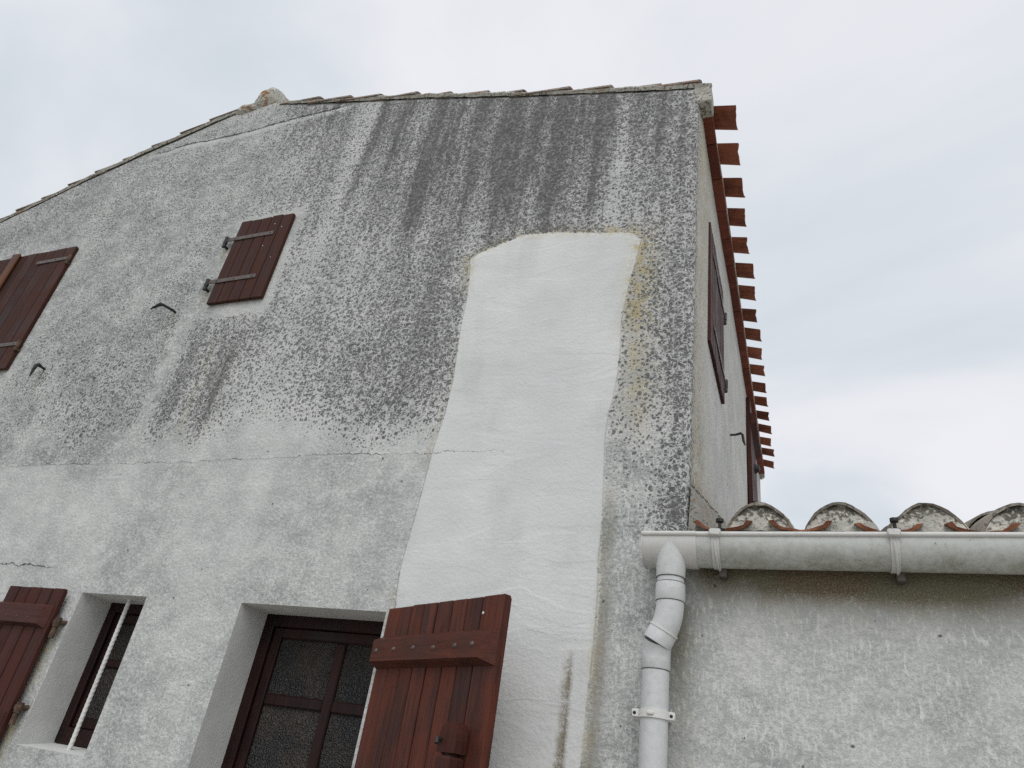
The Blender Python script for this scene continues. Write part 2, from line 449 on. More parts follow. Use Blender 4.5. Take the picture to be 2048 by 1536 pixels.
def pvc(name, dirt=0.0, col=(0.66, 0.68, 0.69)):
    m, K, bs = newmat(name)
    P = K.n('ShaderNodeTexCoord').outputs['Object']
    s = K.n('ShaderNodeSeparateXYZ', {0: K.n('ShaderNodeNewGeometry').outputs['Position']})
    a = K.noise(P, 7, 4, 0.6); b = K.noise(P, 42, 4, 0.7); d = K.noise(P, 150, 2, 0.6)
    c = K.mix(K.ss(a, 0.3, 0.7), tuple(q * 0.94 for q in col), col)
    film = K.m('MULTIPLY', K.ss(K.m('ADD', K.m('MULTIPLY', a, 0.5), K.m('MULTIPLY', b, 0.5)), 0.3, 0.68), dirt, clamp=True)
    if dirt > 0.4:      # algae gathers along the belly of the gutter
        film = K.m('MULTIPLY', film, K.ss(s.outputs[2], 2.53, 2.415, 0.45, 1.5), clamp=True)
    c = K.mix(film, c, (0.24, 0.24, 0.19))
    c = K.mix(K.m('MULTIPLY', K.ss(K.m('ADD', K.m('MULTIPLY', d, 0.6), K.m('MULTIPLY', b, 0.4)), 0.62, 0.68), min(1, 0.12 + dirt)), c, (0.09, 0.09, 0.075))
    K.set(bs.inputs['Base Color'], c)
    K.set(bs.inputs['Roughness'], K.ss(b, 0.3, 0.7, 0.36 + 0.15 * dirt, 0.5 + 0.15 * dirt))
    bs.inputs['Specular IOR Level'].default_value = 0.4
    K.set(bs.inputs['Normal'], K.n('ShaderNodeBump', {'Height': K.m('ADD', a, K.m('MULTIPLY', d, 0.1)), 'Strength': 0.12, 'Distance': 0.01}).outputs[0])
    return m


def iron(name, c0=(0.03, 0.028, 0.027), c1=(0.075, 0.06, 0.05), rough=0.6, metal=0.3):
    m, K, bs = newmat(name)
    P = K.n('ShaderNodeTexCoord').outputs['Object']
    a = K.noise(P, 40, 4, 0.65)
    K.set(bs.inputs['Base Color'], K.mix(K.ss(a, 0.35, 0.65), c0, c1))
    bs.inputs['Roughness'].default_value = rough
    bs.inputs['Metallic'].default_value = metal
    K.set(bs.inputs['Normal'], K.n('ShaderNodeBump', {'Height': a, 'Strength': 0.4, 'Distance': 0.003}).outputs[0])
    return m


def glass_mat():
    """hammered privacy glass in front of an unlit room"""
    m, K, bs = newmat('hammered_glass')
    P = K.n('ShaderNodeTexCoord').outputs['Object']
    v = K.vor(P, 150.0, 'SMOOTH_F1', dims='3D')
    b = K.noise(P, 260, 2, 0.6)
    big = K.noise(P, 3.5, 3, 0.5)
    K.set(bs.inputs['Base Color'], K.mix(K.ss(big, 0.4, 0.62), (0.024, 0.025, 0.027), (0.05, 0.042, 0.034)))
    bs.inputs['Roughness'].default_value = 0.06
    bs.inputs['Specular IOR Level'].default_value = 0.7
    K.set(bs.inputs['Normal'], K.n('ShaderNodeBump', {'Height': K.m('ADD', v.outputs['Distance'], K.m('MULTIPLY', b, 0.5)), 'Strength': 1.0, 'Distance': 0.014}).outputs[0])
    return m


def ground_mat():
    m, K, bs = newmat('gravel_ground')
    P = K.n('ShaderNodeTexCoord').outputs['Object']
    a = K.noise(P, 0.6, 5, 0.6); b = K.noise(P, 40, 4, 0.7)
    c = K.mix(K.ss(b, 0.35, 0.65), (0.27, 0.25, 0.22), (0.45, 0.42, 0.37))
    c = K.mix(K.m('MULTIPLY', K.ss(a, 0.54, 0.66), 0.7), c, (0.07, 0.09, 0.035))
    K.set(bs.inputs['Base Color'], c)
    bs.inputs['Roughness'].default_value = 0.95
    K.set(bs.inputs['Normal'], K.n('ShaderNodeBump', {'Height': b, 'Strength': 0.6, 'Distance': 0.02}).outputs[0])
    return m


M_WALL = wall_material()
M_REVEAL = plain_white('smooth_limewash')
M_MORTAR = mortar_mat('lichen_mortar', 0.85)
M_PLUG = mortar_mat('mortar_plug', 0.12)
M_VERGE = mortar_mat('verge_mortar_grey', 0.4, 0.95)
M_HUMP = mortar_mat('lichen_grey_mortar', 0.05, 1.05, True)
M_EAR = mortar_mat('corner_render', 0.3, 0.9)
M_WOOD_UP = wood('weathered_brown_boards', (0.031, 0.012, 0.009), (0.062, 0.022, 0.014), 0.62, 0.12)
M_WOOD_LOW = wood('dark_red_boards', (0.034, 0.011, 0.009), (0.068, 0.021, 0.015), 0.58, 0.12)
M_WOOD_RED = wood('red_stained_boards', (0.035, 0.014, 0.011), (0.12, 0.032, 0.018), 0.52, 0.12)
M_BATTEN = wood('red_stained_batten', (0.055, 0.018, 0.012), (0.11, 0.031, 0.019), 0.5, 0.1, 'X')
M_BATTEN_LOW = wood('dark_red_batten', (0.05, 0.018, 0.015), (0.085, 0.03, 0.023), 0.5, 0.1, 'X')
M_FRAME = wood('window_frame_wood', (0.011, 0.005, 0.0045), (0.027, 0.010, 0.008), 0.45, 0.1)
M_STRIP = wood('worn_cover_strip', (0.06, 0.024, 0.016), (0.16, 0.07, 0.035), 0.5, 0.3)
M_TILE_EAVE = tile_mat('eave_terracotta', (0.17, 0.062, 0.042), (0.36, 0.13, 0.08), 0.18, (0.1, 0.08, 0.055))
M_BRICK = tile_mat('eave_brick_red', (0.14, 0.042, 0.03), (0.22, 0.068, 0.044), 0.05)
M_TILE_OLD = tile_mat('lichen_tile', (0.24, 0.21, 0.18), (0.36, 0.32, 0.27), 0.8, (0.42, 0.41, 0.36))
M_TILE_RED = tile_mat('red_channel_tile', (0.18, 0.07, 0.04), (0.33, 0.14, 0.075), 0.45, (0.2, 0.17, 0.11))
M_TILE_VERGE = tile_mat('verge_tile', (0.22, 0.15, 0.115), (0.32, 0.25, 0.2), 0.8, (0.34, 0.325, 0.28))
M_IRON = iron('wrought_iron', (0.010, 0.010, 0.010), (0.035, 0.03, 0.027), 0.6, 0.1)
M_STRAP = iron('brown_painted_strap', (0.075, 0.062, 0.055), (0.12, 0.1, 0.09), 0.5, 0.2)
M_GLASS = glass_mat()
M_PVC = pvc('white_pvc_pipe', 0.28)
M_GUT = pvc('dirty_white_gutter', 0.55, (0.62, 0.64, 0.62))
M_STRAPW = pvc('white_plastic_strap', 0.2, (0.66, 0.66, 0.64))
M_BLACK = iron('black_bolt', (0.012, 0.012, 0.013), (0.03, 0.03, 0.03), 0.4, 0.4)
M_RUST = iron('rusty_iron', (0.05, 0.03, 0.02), (0.13, 0.08, 0.05), 0.75, 0.1)
M_BAR = plain_white('white_painted_bar', (0.74, 0.74, 0.71), 0.15)

# ------------------------------------------------------------------ ground
g = mesh('ground', [(-600, -600, 0), (600, -600, 0), (600, 600, 0), (-600, 600, 0)], [(0, 1, 2, 3)], ground_mat())
g['kind'] = 'structure'; g['label'] = 'gravel and grass ground in front of the house'

# ------------------------------------------------------------------ house walls
house = empty('house', 'weathered white two-storey gable house with brown shutters and a fresh white repair patch', 'house', (-3.9, 0, 0))
HOFF = Matrix.Translation((3.9, 0, 0))
annex = empty('annex', 'low white single-storey annex with tiled roof behind the white gutter', 'building', (1.3, 0, 0))
AOFF = Matrix.Translation((-1.3, 0, 0))


def H(o, parent=None):
    """keep a mesh built in world metres in place under the house empty"""
    o.parent = house; o.matrix_basis = HOFF; return o


VERGE = [(-7.5, 5.16), (-6.576, 5.43), (-6.128, 5.585), (-5.581, 5.785), (-5.008, 5.965), (-4.422, 6.135), (-4.05, 6.235), (-3.9, 6.27), (-3.65, 6.165), (-2.981, 5.985), (-2.36, 5.825), (-1.776, 5.652), (-1.175, 5.487), (-0.6, 5.333), (-0.3, 5.262)]
VX, VZ = zip(*VERGE)
PATCH = [(-1.45, 0.6), (-1.48, 1.4), (-1.60, 1.9), (-1.625, 2.215), (-1.642, 2.387), (-1.629, 2.559), (-1.615, 2.778), (-1.603, 2.999), (-1.583, 3.163), (-1.577, 3.364), (-1.60, 3.71), (-1.598, 3.876), (-1.62, 4.10), (-1.634, 4.166), (-1.574, 4.211), (-1.429, 4.26), (-1.329, 4.298), (-1.136, 4.281), (-0.879, 4.229), (-0.711, 4.205), (-0.648, 4.145), (-0.667, 4.007), (-0.7, 3.82), (-0.721, 3.64), (-0.716, 3.465), (-0.720, 3.32), (-0.733, 3.20), (-0.750, 3.10), (-0.755, 2.995), (-0.746, 2.805), (-0.737, 2.626), (-0.742, 2.479), (-0.734, 2.3), (-0.734, 2.133), (-0.74, 1.974), (-0.743, 1.841), (-0.745, 1.721), (-0.76, 0.6)]
OPEN = [(-3.494, -3.04, 1.49, 2.205), (-2.443, -1.66, 1.05, 2.205)]


def gauss(v, w): return np.exp(-(v / w) ** 2)


def wall_attrs(x, z):
    """stain maps of the gable plane, in wall metres"""
    top = np.interp(x, VX, VZ)
    below = top - z
    sd = poly_sd(x, z, PATCH)
    n1 = fbm(x * 1.6, z * 1.1, 1); n2 = fbm(x * 4, z * 2.2, 5); n3 = fbm(x * 6.0, z * 0.7, 9)
    up = sstep(2.95, 3.32, z + 0.09 * n2 + 0.10 * n1)
    base = np.interp(x, [-7.4, -5.5, -4.2, -3.8, -3.62, -3.5, -3.0, -2.85, -2.5, -2.1, -1.7, -1.2, -0.8, -0.6, -0.4],
                     [.2, .2, .24, .26, .2, .38, .44, .42, .53, .60, .65, .66, .58, .55, .58])
    base = base + np.where(x > -3.1, 0.14 * sstep(4.3, 5.2, z) - 0.10 * (1 - sstep(3.1, 3.7, z)), 0.05 * sstep(4.6, 5.4, z))
    st = base * up
    st = st + up * (.10 * sstep(4.1, 4.7, z) * sstep(-2.9, -2.3, x) + .08 * gauss(x + 1.8, .4) * gauss(z - 3.8, .6))
    for k, (xs, w, a, ln) in enumerate([(-2.92, .10, .18, .9), (-2.64, .07, .28, 1.0), (-2.40, .06, .34, 1.25), (-2.10, .075, .38, 1.5), (-1.93, .035, .2, 1.0), (-1.79, .06, .34, 1.4), (-1.52, .10, .42, 1.35), (-1.34, .05, .2, .8), (-1.21, .05, .42, 1.25), (-1.04, .04, .18, .7), (-.91, .065, .48, 1.15), (-.58, .05, .22, 1.0), (-.72, .035, .16, .8), (-.47, .03, .14, .7)]):
        xx = x - xs + 0.035 * vnoise(z * 2.3, x * 0 + k, 3)
        fade = sstep(ln * 1.35, ln * .2, below); a = a * 1.1; w = w * .85
        st = st + a * gauss(xx, w * (0.75 + .35 * np.clip(below, 0, 1.6))) * fade
    # pale runs between
    for xs, w, a in ((-2.76, .09, .2), (-1.64, .06, .13), (-.79, .06, .10), (-2.25, .05, .10), (-1.41, .04, .1)):
        st = st - a * gauss(x - xs + .03 * vnoise(z * 2, x * 0, 6), w) * sstep(3.5, 4.4, z)
    # runs below the small shutter
    z0 = sstep(4.04, 3.62, z + .1 * n2) * sstep(2.98, 3.35, z + .09 * n2)
    st = st + z0 * (0.36 * gauss(x + 3.465 + .02 * n2, .07) + 0.34 * gauss(x + 3.14 + .03 * n2, .075) + 0.16 * gauss(x + 3.3, .1))
    st = st - 0.24 * gauss(x + 3.63, .06) * sstep(4.3, 3.9, z) * sstep(3.0, 3.4, z)
    st = st + .2 * gauss(x + 4.05, .28) * gauss(z - 3.35, .3) * up
    # clean margins round the upper shutters
    for a, b, c, d in ((-3.62, -3.03, 4.02, 4.80), (-6.6, -5.19, 3.66, 4.92)):
        q = poly_sd(x, z, [(a, c), (b, c), (b, d), (a, d)])
        st = st * sstep(0.0, -0.10, q + .02 * n2) + 0
    # band right of the patch, and the corner
    rt = sstep(-.80, -.72, x) * sstep(4.75, 4.1, z)
    st = st * (1 - rt) + rt * np.interp(z, [2.5, 3.0, 3.3, 4.0, 4.4, 5.3], [.06, .20, .42, .50, .60, .66])
    st = st + 0.30 * sstep(-.60, -.42, x + .03 * n2) * sstep(2.46, 2.72, z) * sstep(4.6, 3.4, z) * sstep(-.38, -.42, x)
    st = st + 0.38 * gauss(x + .46, .09) * gauss(z - 2.62, .13)
    st = st - .24 * gauss(x + .665, .05) * sstep(3.0, 3.3, z) * sstep(4.3, 4.1, z) * rt
    st = st + rt * .2 * (sstep(4.2, 5.0, z) * gauss(x + .91, .1))
    st = st + 0.05 * sstep(1.0, 2.2, z) * (1 - up) * (x < -1.6)
    st = st + 0.26 * gauss(below, .38) * sstep(-.25, .25, n1) * sstep(-2.7, -3.2, x)
    st = st * (1 + .30 * n3 + .22 * n2)
    st = np.where((x > -.392) & (z < 2.56), 0.05, st)
    # patch keeps clean but for the moss strip near its foot
    strip = 0.9 * gauss(x + .828 + .01 * n2, .013 + .007 * (2.125 - z)) * sstep(2.13, 2.05, z)
    sdp = sd
    grey = np.where(z > 2.96, np.interp(x, [-6, -3.6, -3.2, -2], [1.0, .9, .45, .34]) + .2 * n1, 0.54 + .34 * n1 + .2 * n2)
    grey = np.where((x > -.74) & (z < 3.0), 0.78 + .25 * n1, np.where(x > -.74, .45 + .2 * n1, grey))
    grey = grey + strip * .6
    annexm = sstep(-.45, -.30, x) * (z < 2.6)
    grey = grey - .2 * annexm
    och = 1.0 * gauss(sd + .008, .036) * sstep(3.8, 4.15, z) + .4 * gauss(sd, .025) * (x > -.9) * sstep(.1, .5, n2) + .35 * gauss(sd + .01, .018) * (n2 > 0)
    och = och + 1.25 * gauss(x + .63, .08) * sstep(2.9, 3.3, z) * sstep(4.35, 4.05, z) * (x > -.76) * (.7 + .6 * n2)
    och = och + .55 * strip + .45 * gauss(x + 3.3, .05) * z0 + .3 * gauss(x + 3.13, .05) * z0
    for hx, hz in ((-3.57, 2.03), (-3.57, 1.63)):
        och = och + .9 * gauss(x - hx, .035) * sstep(hz + .03, hz - .05, z) * sstep(hz - .42, hz - .1, z)
    for hx, hz in ((-3.57, 4.60), (-3.57, 4.22)):
        och = och + .5 * gauss(x - hx, .03) * sstep(hz + .02, hz - .02, z) * sstep(hz - .2, hz - .05, z)
    for hx, hz in ((-3.78, 4.05), (-4.80, 3.69)):
        och = och + .6 * gauss(x - hx, .02) * sstep(hz + .01, hz - .03, z) * sstep(hz - .28, hz - .04, z)
        st = st + .35 * gauss(x - hx - .02, .03) * sstep(hz, hz - .05, z) * sstep(hz - .25, hz - .06, z)
    och = och + .35 * gauss(below, .05) * (n2 > .1)
    och = och + .03 * annexm
    ol = annexm * (1.0 * gauss(z - 2.44, .125) * (0.40 + .6 * gauss(x - .45, .5) + .35 * n2) + .22 * gauss(z - 2.4, .25)) * (1 + .5 * n1)
    ol = ol + .5 * gauss(sd + .03, .03) * (x > -.9) * sstep(3.2, 2.7, z) * sstep(-.25, .3, n2) + .15 * sstep(-.75, -.70, x) * sstep(-.55, -.68, x) * (z < 2.9) * sstep(0, .5, n1)
    ol = ol + 1.5 * strip * (.75 + .6 * n2)
    ol = ol + .45 * gauss(x + .44, .05) * gauss(z - 2.2, .28) * (1 + .6 * n2)
    ol = ol + .3 * gauss(x + .40, .06) * (z < 2.3) * (z > 1.2) * (n2 > 0)
    dash = 0.9 * sstep(-.78, -.6, x) * (z < 2.95) * np.where(x > -.74, 1, 0) + .25 * (z < 2.95)
    # cracks as height above the crack line
    zu = np.interp(x, [-5.07, -4.80, -4.568, -4.2, -3.89, -3.6, -3.318, -3.1, -2.95, -2.82], [5.895, 5.885, 5.92, 5.889, 5.879, 5.9, 5.912, 5.913, 5.923, 5.945])
    zm = np.interp(x, [-6, -4.696, -4.115, -3.531, -2.972, -2.5, -2.19, -1.895, -1.588, -1.353, -1.032], [2.95, 2.944, 2.959, 2.949, 2.948, 2.956, 2.965, 2.962, 2.956, 2.957, 2.95])
    zl = np.interp(x, [-5, -4.24, -4.134, -4.079, -3.983, -3.919, -3.768], [2.345, 2.336, 2.336, 2.324, 2.338, 2.323, 2.323])
    du, dm, dl = z - zu, z - zm, z - zl
    cdist = np.where(z > 4.4, du, np.where(z > 2.64, dm, dl))
    wu = .008 * sstep(-5.1, -4.6, x) * sstep(-2.82, -3.2, x)
    wm = .0012 * sstep(-1.0, -1.7, x) + .0008 * (x < -1.9) * sstep(-.1, .2, n1)
    wl = .0032 * sstep(-3.74, -3.9, x)
    cw = np.where(z > 4.4, wu, np.where(z > 2.64, wm, wl))
    # pale lips of the top crack
    grey = grey * (1 - .6 * gauss(du + .03, .03) * (wu > .001))
    st = st * (1 - .65 * gauss(du + .03, .03) * (wu > .001))
    return dict(stain=np.clip(st, 0, 1.2), patch=sdp, ochre=np.clip(och, 0, 1), grey=np.clip(grey, 0, 1), olive=np.clip(ol, 0, 1),
                crackd=cdist, crackw=cw, dash=np.clip(dash, 0, 1)), sd


def wall_relief(x, z, sd):
    y = -0.007 * fbm(x * .9, z * .9, 21, 3) - 0.0022 * fbm(x * 5, z * 5, 23, 2) - 0.006 * sstep(-.004, .02, sd)
    w = np.ones_like(x)
    for a, b, c, d in OPEN:
        dd = np.maximum(np.maximum(a - x, x - b), np.maximum(c - z, z - d))
        w = w * sstep(0.0, .10, dd)
    return y * w


def corner_x(z): return np.interp(z, [2.6, 2.75, 5.17, 5.4], [-.398, -.396, -.372, -.370])


def linsp(a, b, step): return list(np.linspace(a, b, max(2, int(round((b - a) / step)) + 1)))


def joined(cuts, step):
    out = [cuts[0]]
    for a, b in zip(cuts[:-1], cuts[1:]): out += linsp(a, b, step)[1:]
    return np.array(out)


def gable_wall():
    xs = joined([-7.43, -3.494, -3.04, -2.443, -1.66, -.42], .02)
    zl = joined([-.1, .6, 1.05, 1.49, 2.205, 5.1], .02)
    tt = np.linspace(0, 1, 46)[1:]
    nb = 7                                        # columns round the corner
    X = []; Z = []; Y = []
    nx = len(xs) + nb
    for i in range(nx):
        if i < len(xs):
            top = np.interp(xs[i], VX, VZ); zc = np.concatenate([zl, 5.1 + (top - 5.1) * tt])
            X.append(np.full(len(zc), xs[i])); Y.append(np.zeros(len(zc)))
        else:
            q = (i - len(xs) + 1) / nb; top = np.interp(-.39, VX, VZ); zc = np.concatenate([zl, 5.1 + (top - 5.1) * tt])
            cx = corner_x(zc); R = .022
            rnd = sstep(2.49, 2.52, zc)
            a = q * math.pi / 2
            xr = cx - R + R * math.sin(a); yr = R - R * math.cos(a)
            st0 = -.42; xr = np.where(q < .25, st0 + (cx - R - st0) * q / .25 * 1.0, cx - R + R * np.sin((q - .25) / .75 * math.pi / 2))
            yr = np.where(q < .25, 0, R - R * np.cos((q - .25) / .75 * math.pi / 2))
            xf = st0 + (cx - st0) * q
            X.append(xr * rnd + xf * (1 - rnd)); Y.append(yr * rnd)
        Z.append(zc)
    X = np.array(X); Y = np.array(Y); Z = np.array(Z)
    at, sdv = wall_attrs(X, Z)
    Y = Y + wall_relief(X, Z, sdv)
    top_j = sstep(.06, 0, np.interp(X, VX, VZ) - Z)
    Y = Y + .012 * top_j
    nz = Z.shape[1]
    V = np.stack([X.ravel(), Y.ravel(), Z.ravel()], 1)
    F = []
    for i in range(nx - 1):
        xm = .5 * (X[i, 0] + X[i + 1, 0])
        for j in range(nz - 1):
            zm = .5 * (Z[i, j] + Z[i, j + 1])
            if any(a < xm < b and c < zm < d for a, b, c, d in OPEN): continue
            F.append((i * nz + j, (i + 1) * nz + j, (i + 1) * nz + j + 1, i * nz + j + 1))
    return H(mesh('gable_wall', V, F, M_WALL, None, True, {k: v.ravel() for k, v in at.items()}))


# wall shader reads object coordinates; the house and annex wall meshes keep their world metres as local ones
gw = gable_wall()


def side_wall():
    ys = joined([.022, .6, 5.42], .03); zs = joined([-.1, 2.4, 5.25], .03)
    Yg, Zg = np.meshgrid(ys, zs, indexing='ij')
    n1 = fbm(Yg * 1.5, Zg * 1.1, 31); n2 = fbm(Yg * 5, Zg * 2, 35)
    X = corner_x(Zg) + .006 * fbm(Yg, Zg, 37, 3) * sstep(0, .2, Yg - .022)
    fil = Zg - (2.79 + .255 * Yg)
    at = dict(stain=np.clip(.15 + .1 * n2 + .3 * gauss(Yg, .1) * (1 + n1) + .35 * gauss(Yg, .03) * (Zg < 4.4) + .3 * sstep(.1, -.2, fil) * sstep(.5, .1, Yg), 0, 1),
              patch=np.full(Yg.shape, -1.0), ochre=np.clip(.5 * gauss(Yg - .1, .5) * (1 + .8 * n1) + .13 + .15 * n1 + .5 * gauss(fil + .08, .1), 0, 1),
              grey=np.clip(.28 + .2 * n1, 0, 1), olive=np.clip(.25 * gauss(Yg - .35 + .05 * n2, .16) * sstep(3.6, 3.0, Zg) + .2 * gauss(fil + .03, .05), 0, 1), crackd=fil, crackw=np.where(Yg < 1.4, .005, 0) + 0 * Yg,
              dash=np.full(Yg.shape, .7))
    nz = len(zs); V = np.stack([X.ravel(), Yg.ravel(), Zg.ravel()], 1)
    F = [(i * nz + j, (i + 1) * nz + j, (i + 1) * nz + j + 1, i * nz + j + 1) for i in range(len(ys) - 1) for j in range(nz - 1)]
    o = H(mesh('side_wall', V, F, M_WALL, None, True, {k: v.ravel() for k, v in at.items()}))
    o['label'] = 'cream side wall receding under the tiled eave'
    return o


side_wall()
bw = MB().box(-7.43, -7.40, .03, 5.42, -.1, 5.1).box(-7.43, -.40, 5.40, 5.44, -.1, 5.15)
bw.add([(-7.43, 5.42, 5.15), (-.4, 5.42, 5.15), (-3.9, 5.42, 6.2)], [(0, 1, 2)])
H(bw.build('rear_wall', M_REVEAL))


# openings: reveals, windows
def reveal(a, b, c, d, dep, flare=0.0):
    m = MB(); y0, y1 = 0.0, dep
    n = 6
    zc = lambda t: c + .025 * (1 - t)            # sill falls outward a little
    # left, right jamb, head, sill as thin-walled lining with thickness
    m.add([(a, y0, c), (a, y1, c), (a, y1, d), (a, y0, d)], [(0, 1, 2, 3)])
    m.add([(b, y0, c), (b, y0, d), (b, y1, d), (b, y1, c)], [(0, 1, 2, 3)])
    m.add([(a, y0, d), (a, y1, d), (b, y1, d), (b, y0, d)], [(0, 1, 2, 3)])
    m.add([(a, y0, c), (b, y0, c), (b, y1, c + .03), (a, y1, c + .03)], [(0, 1, 2, 3)])
    return H(m.build('window_reveal', M_REVEAL, fix=False))


reveal(*OPEN[0], .23)
reveal(*OPEN[1], .23)


def window(a, b, c, d, y, xs_m, zs_m, fw=.055, mw=.032):
    """casement: outer frame, muntins, panes"""
    f = MB()
    f.box(a - .01, a + fw, y, y + .06, c, d + .005, .004); f.box(b - fw, b + .01, y, y + .06, c, d + .005, .004)
    f.box(a + fw, b - fw, y + .001, y + .059, d - fw, d + .004, .004); f.box(a + fw, b - fw, y + .001, y + .059, c, c + fw * 1.5, .004)
    # inner sash
    w2 = .05; yi = y + .015
    A, B, Cc, Dd = a + fw, b - fw, c + fw * 1.5, d - fw
    f.box(A, A + w2, yi, yi + .04, Cc, Dd, .006); f.box(B - w2, B, yi, yi + .04, Cc, Dd, .006)
    f.box(A + w2, B - w2, yi + .001, yi + .039, Dd - w2, Dd, .006); f.box(A + w2, B - w2, yi + .001, yi + .039, Cc, Cc + w2, .006)
    o = H(f.build('window', M_FRAME))
    A += w2; B -= w2; Cc += w2; Dd -= w2
    ed = [A] + list(xs_m) + [B]; ez = [Cc] + list(zs_m) + [Dd]
    for k, x in enumerate(xs_m):
        MB().box(x - mw / 2, x + mw / 2, yi + .004, yi + .034, Cc, Dd, .006).build('muntin', M_FRAME, o)
    for z in zs_m:
        for p, q in zip(ed[:-1], ed[1:]):
            p2 = p + (mw / 2 if p != A else 0); q2 = q - (mw / 2 if q != B else 0)
            MB().box(p2, q2, yi + .006, yi + .032, z - mw / 2, z + mw / 2, .006).build('muntin', M_FRAME, o)
    for p, q in zip(ed[:-1], ed[1:]):
        for r, s in zip(ez[:-1], ez[1:]):
            MB().box(p, q, yi + .020, yi + .025, r, s).build('pane', M_GLASS, o)
    return o


w_mid = window(-2.443, -1.66, 1.08, 2.205, .20, [-1.993], [1.45, 1.832], .055, .05)
w_mid['label'] = 'brown window with hammered glass panes beside the open red shutter'
w_small = window(-3.494, -3.04, 1.52, 2.205, .195, [], [1.905], .05, .04)
w_small['label'] = 'narrow brown window behind the white twisted bar'
# twisted bar
tb = MB(); seg = 10; nr = 360; V = []; F = []
for i in range(nr):
    z = 1.50 + (2.215 - 1.50) * i / (nr - 1)
    for k in range(seg):
        a = 2 * math.pi * k / seg
        r = .0108 * (1 + .08 * math.cos(2 * a - z * 2 * math.pi / .022))
        V.append((-3.262 + r * math.cos(a), .10 + r * math.sin(a), z))
for i in range(nr - 1):
    for k in range(seg): F.append((i * seg + k, i * seg + (k + 1) % seg, (i + 1) * seg + (k + 1) % seg, (i + 1) * seg + k))
tb.add(V, F)
tbo = tb.build('security_bar', M_BAR, w_small, smooth=False)
for p in tbo.data.polygons: p.use_smooth = True
tbo['label'] = 'white twisted bar standing upright in the narrow window'


# ------------------------------------------------------------------ shutters
def frame_matrix(origin, tdir):
    """local x along tdir (horizontal), local z up, local -y out of the shutter face"""
    t = Vector((tdir[0], tdir[1], 0)).normalized(); z = Vector((0, 0, 1)); y = z.cross(t)
    return Matrix(((t.x, y.x, 0, origin[0]), (t.y, y.y, 0, origin[1]), (0, 0, 1, origin[2]), (0, 0, 0, 1)))


def shutter(M, w, h, n, mat, label, th=.028, edges=None, battens=(), bat_mat=None, straps=(), ragged=0.0):
    """backing slab with tongue-and-groove boards in front; face towards local -y"""
    core = MB().box(.006, w - .006, .007, th, .006, h - .008)
    o = core.build('shutter', mat)
    o.parent = house
    o.matrix_basis = HOFF @ M
    o['label'] = label
    ed = edges or [w * k / n for k in range(n + 1)]
    for p, q in zip(ed[:-1], ed[1:]):
        dz = random.uniform(-.002, .002) - (ragged * random.random() if ragged else 0)
        b = MB().box(p + .0026, q - .0026, random.uniform(-.0015, .0015), th - .004, 0, h + dz, .0035).build('board', mat, o)
        b.matrix_basis = Matrix.Identity(4)
    for (x0, x1, z0, z1, pr) in battens:
        bb = MB(); bv = pr * .85
        V = [(x0, -pr * 0, z0), (x1, 0, z0), (x1, 0, z1), (x0, 0, z1),
             (x0 + .004, -pr, z0 + pr * .5), (x1 - bv * 1.5, -pr, z0 + pr * .5), (x1 - bv * 1.5, -pr, z1 - pr * .5), (x0 + .004, -pr, z1 - pr * .5)]
        V = [(a, b2 - .001, c) for a, b2, c in V]
        bb.add(V, [(0, 1, 2, 3), (4, 7, 6, 5), (0, 4, 5, 1), (1, 5, 6, 2), (2, 6, 7, 3), (3, 7, 4, 0)])
        bb.build('batten', bat_mat or mat, o)
    return o


def dome(m, c, r, d, n=8):
    """flattened nail head facing local -y"""
    V = [(c[0] + r * math.cos(2 * math.pi * k / n), c[1], c[2] + r * math.sin(2 * math.pi * k / n)) for k in range(n)]
    V += [(c[0] + .6 * r * math.cos(2 * math.pi * k / n), c[1] - d * .8, c[2] + .6 * r * math.sin(2 * math.pi * k / n)) for k in range(n)] + [(c[0], c[1] - d, c[2])]
    F = [(k, (k + 1) % n, n + (k + 1) % n, n + k) for k in range(n)] + [(n + k, n + (k + 1) % n, 2 * n) for k in range(n)] + [tuple(range(n))]
    return m.add(V, F)


def strap(o, x0, x1, z, knuckle_x, side, holes, hgt=.032):
    """strap hinge lying on the boards, its knuckle and pintle beyond the edge"""
    lo, hi = min(x0, x1), max(x0, x1)
    s = MB().box(lo, hi, -.0075, -.0005, z - hgt / 2, z + hgt / 2, .0015)
    so = s.build('strap_hinge', M_STRAP, o)
    k = MB().tube([(knuckle_x, -.004, z - .030), (knuckle_x, -.004, z + .024)], .0145, 10)
    k.tube([(knuckle_x, -.004, z - .062), (knuckle_x, -.004, z - .031)], .0125, 10)
    k.tube([(knuckle_x, -.003, z - .048), (knuckle_x, .05, z - .050)], .010, 8)
    k.build('hinge_pintle', M_RUST if side > 0 else M_IRON, o, smooth=True)
    for hx in holes:
        dome(MB(), (hx, -.0075, z), .0065, .003).build('rivet', M_BLACK, o, smooth=True)


# small upper shutter, closed over its opening
Ms = frame_matrix((-3.496, -.030, 4.073), (1, 0))
s1 = shutter(Ms, .452, .725, 5, M_WOOD_UP, 'small upper shutter, closed, hinged on its left edge', ragged=.012)
for z in (.555, .182):
    strap(s1, -.05, .34, z, -.062, -1, (.018, .165, .315))
for cx, cz, r in ((.32, .64, .004), (.39, .60, .004), (.29, .45, .004), (.40, .33, .003)):
    dome(MB(), (cx, -.0016, cz), r, .001).build('paint_chip', M_REVEAL, s1)

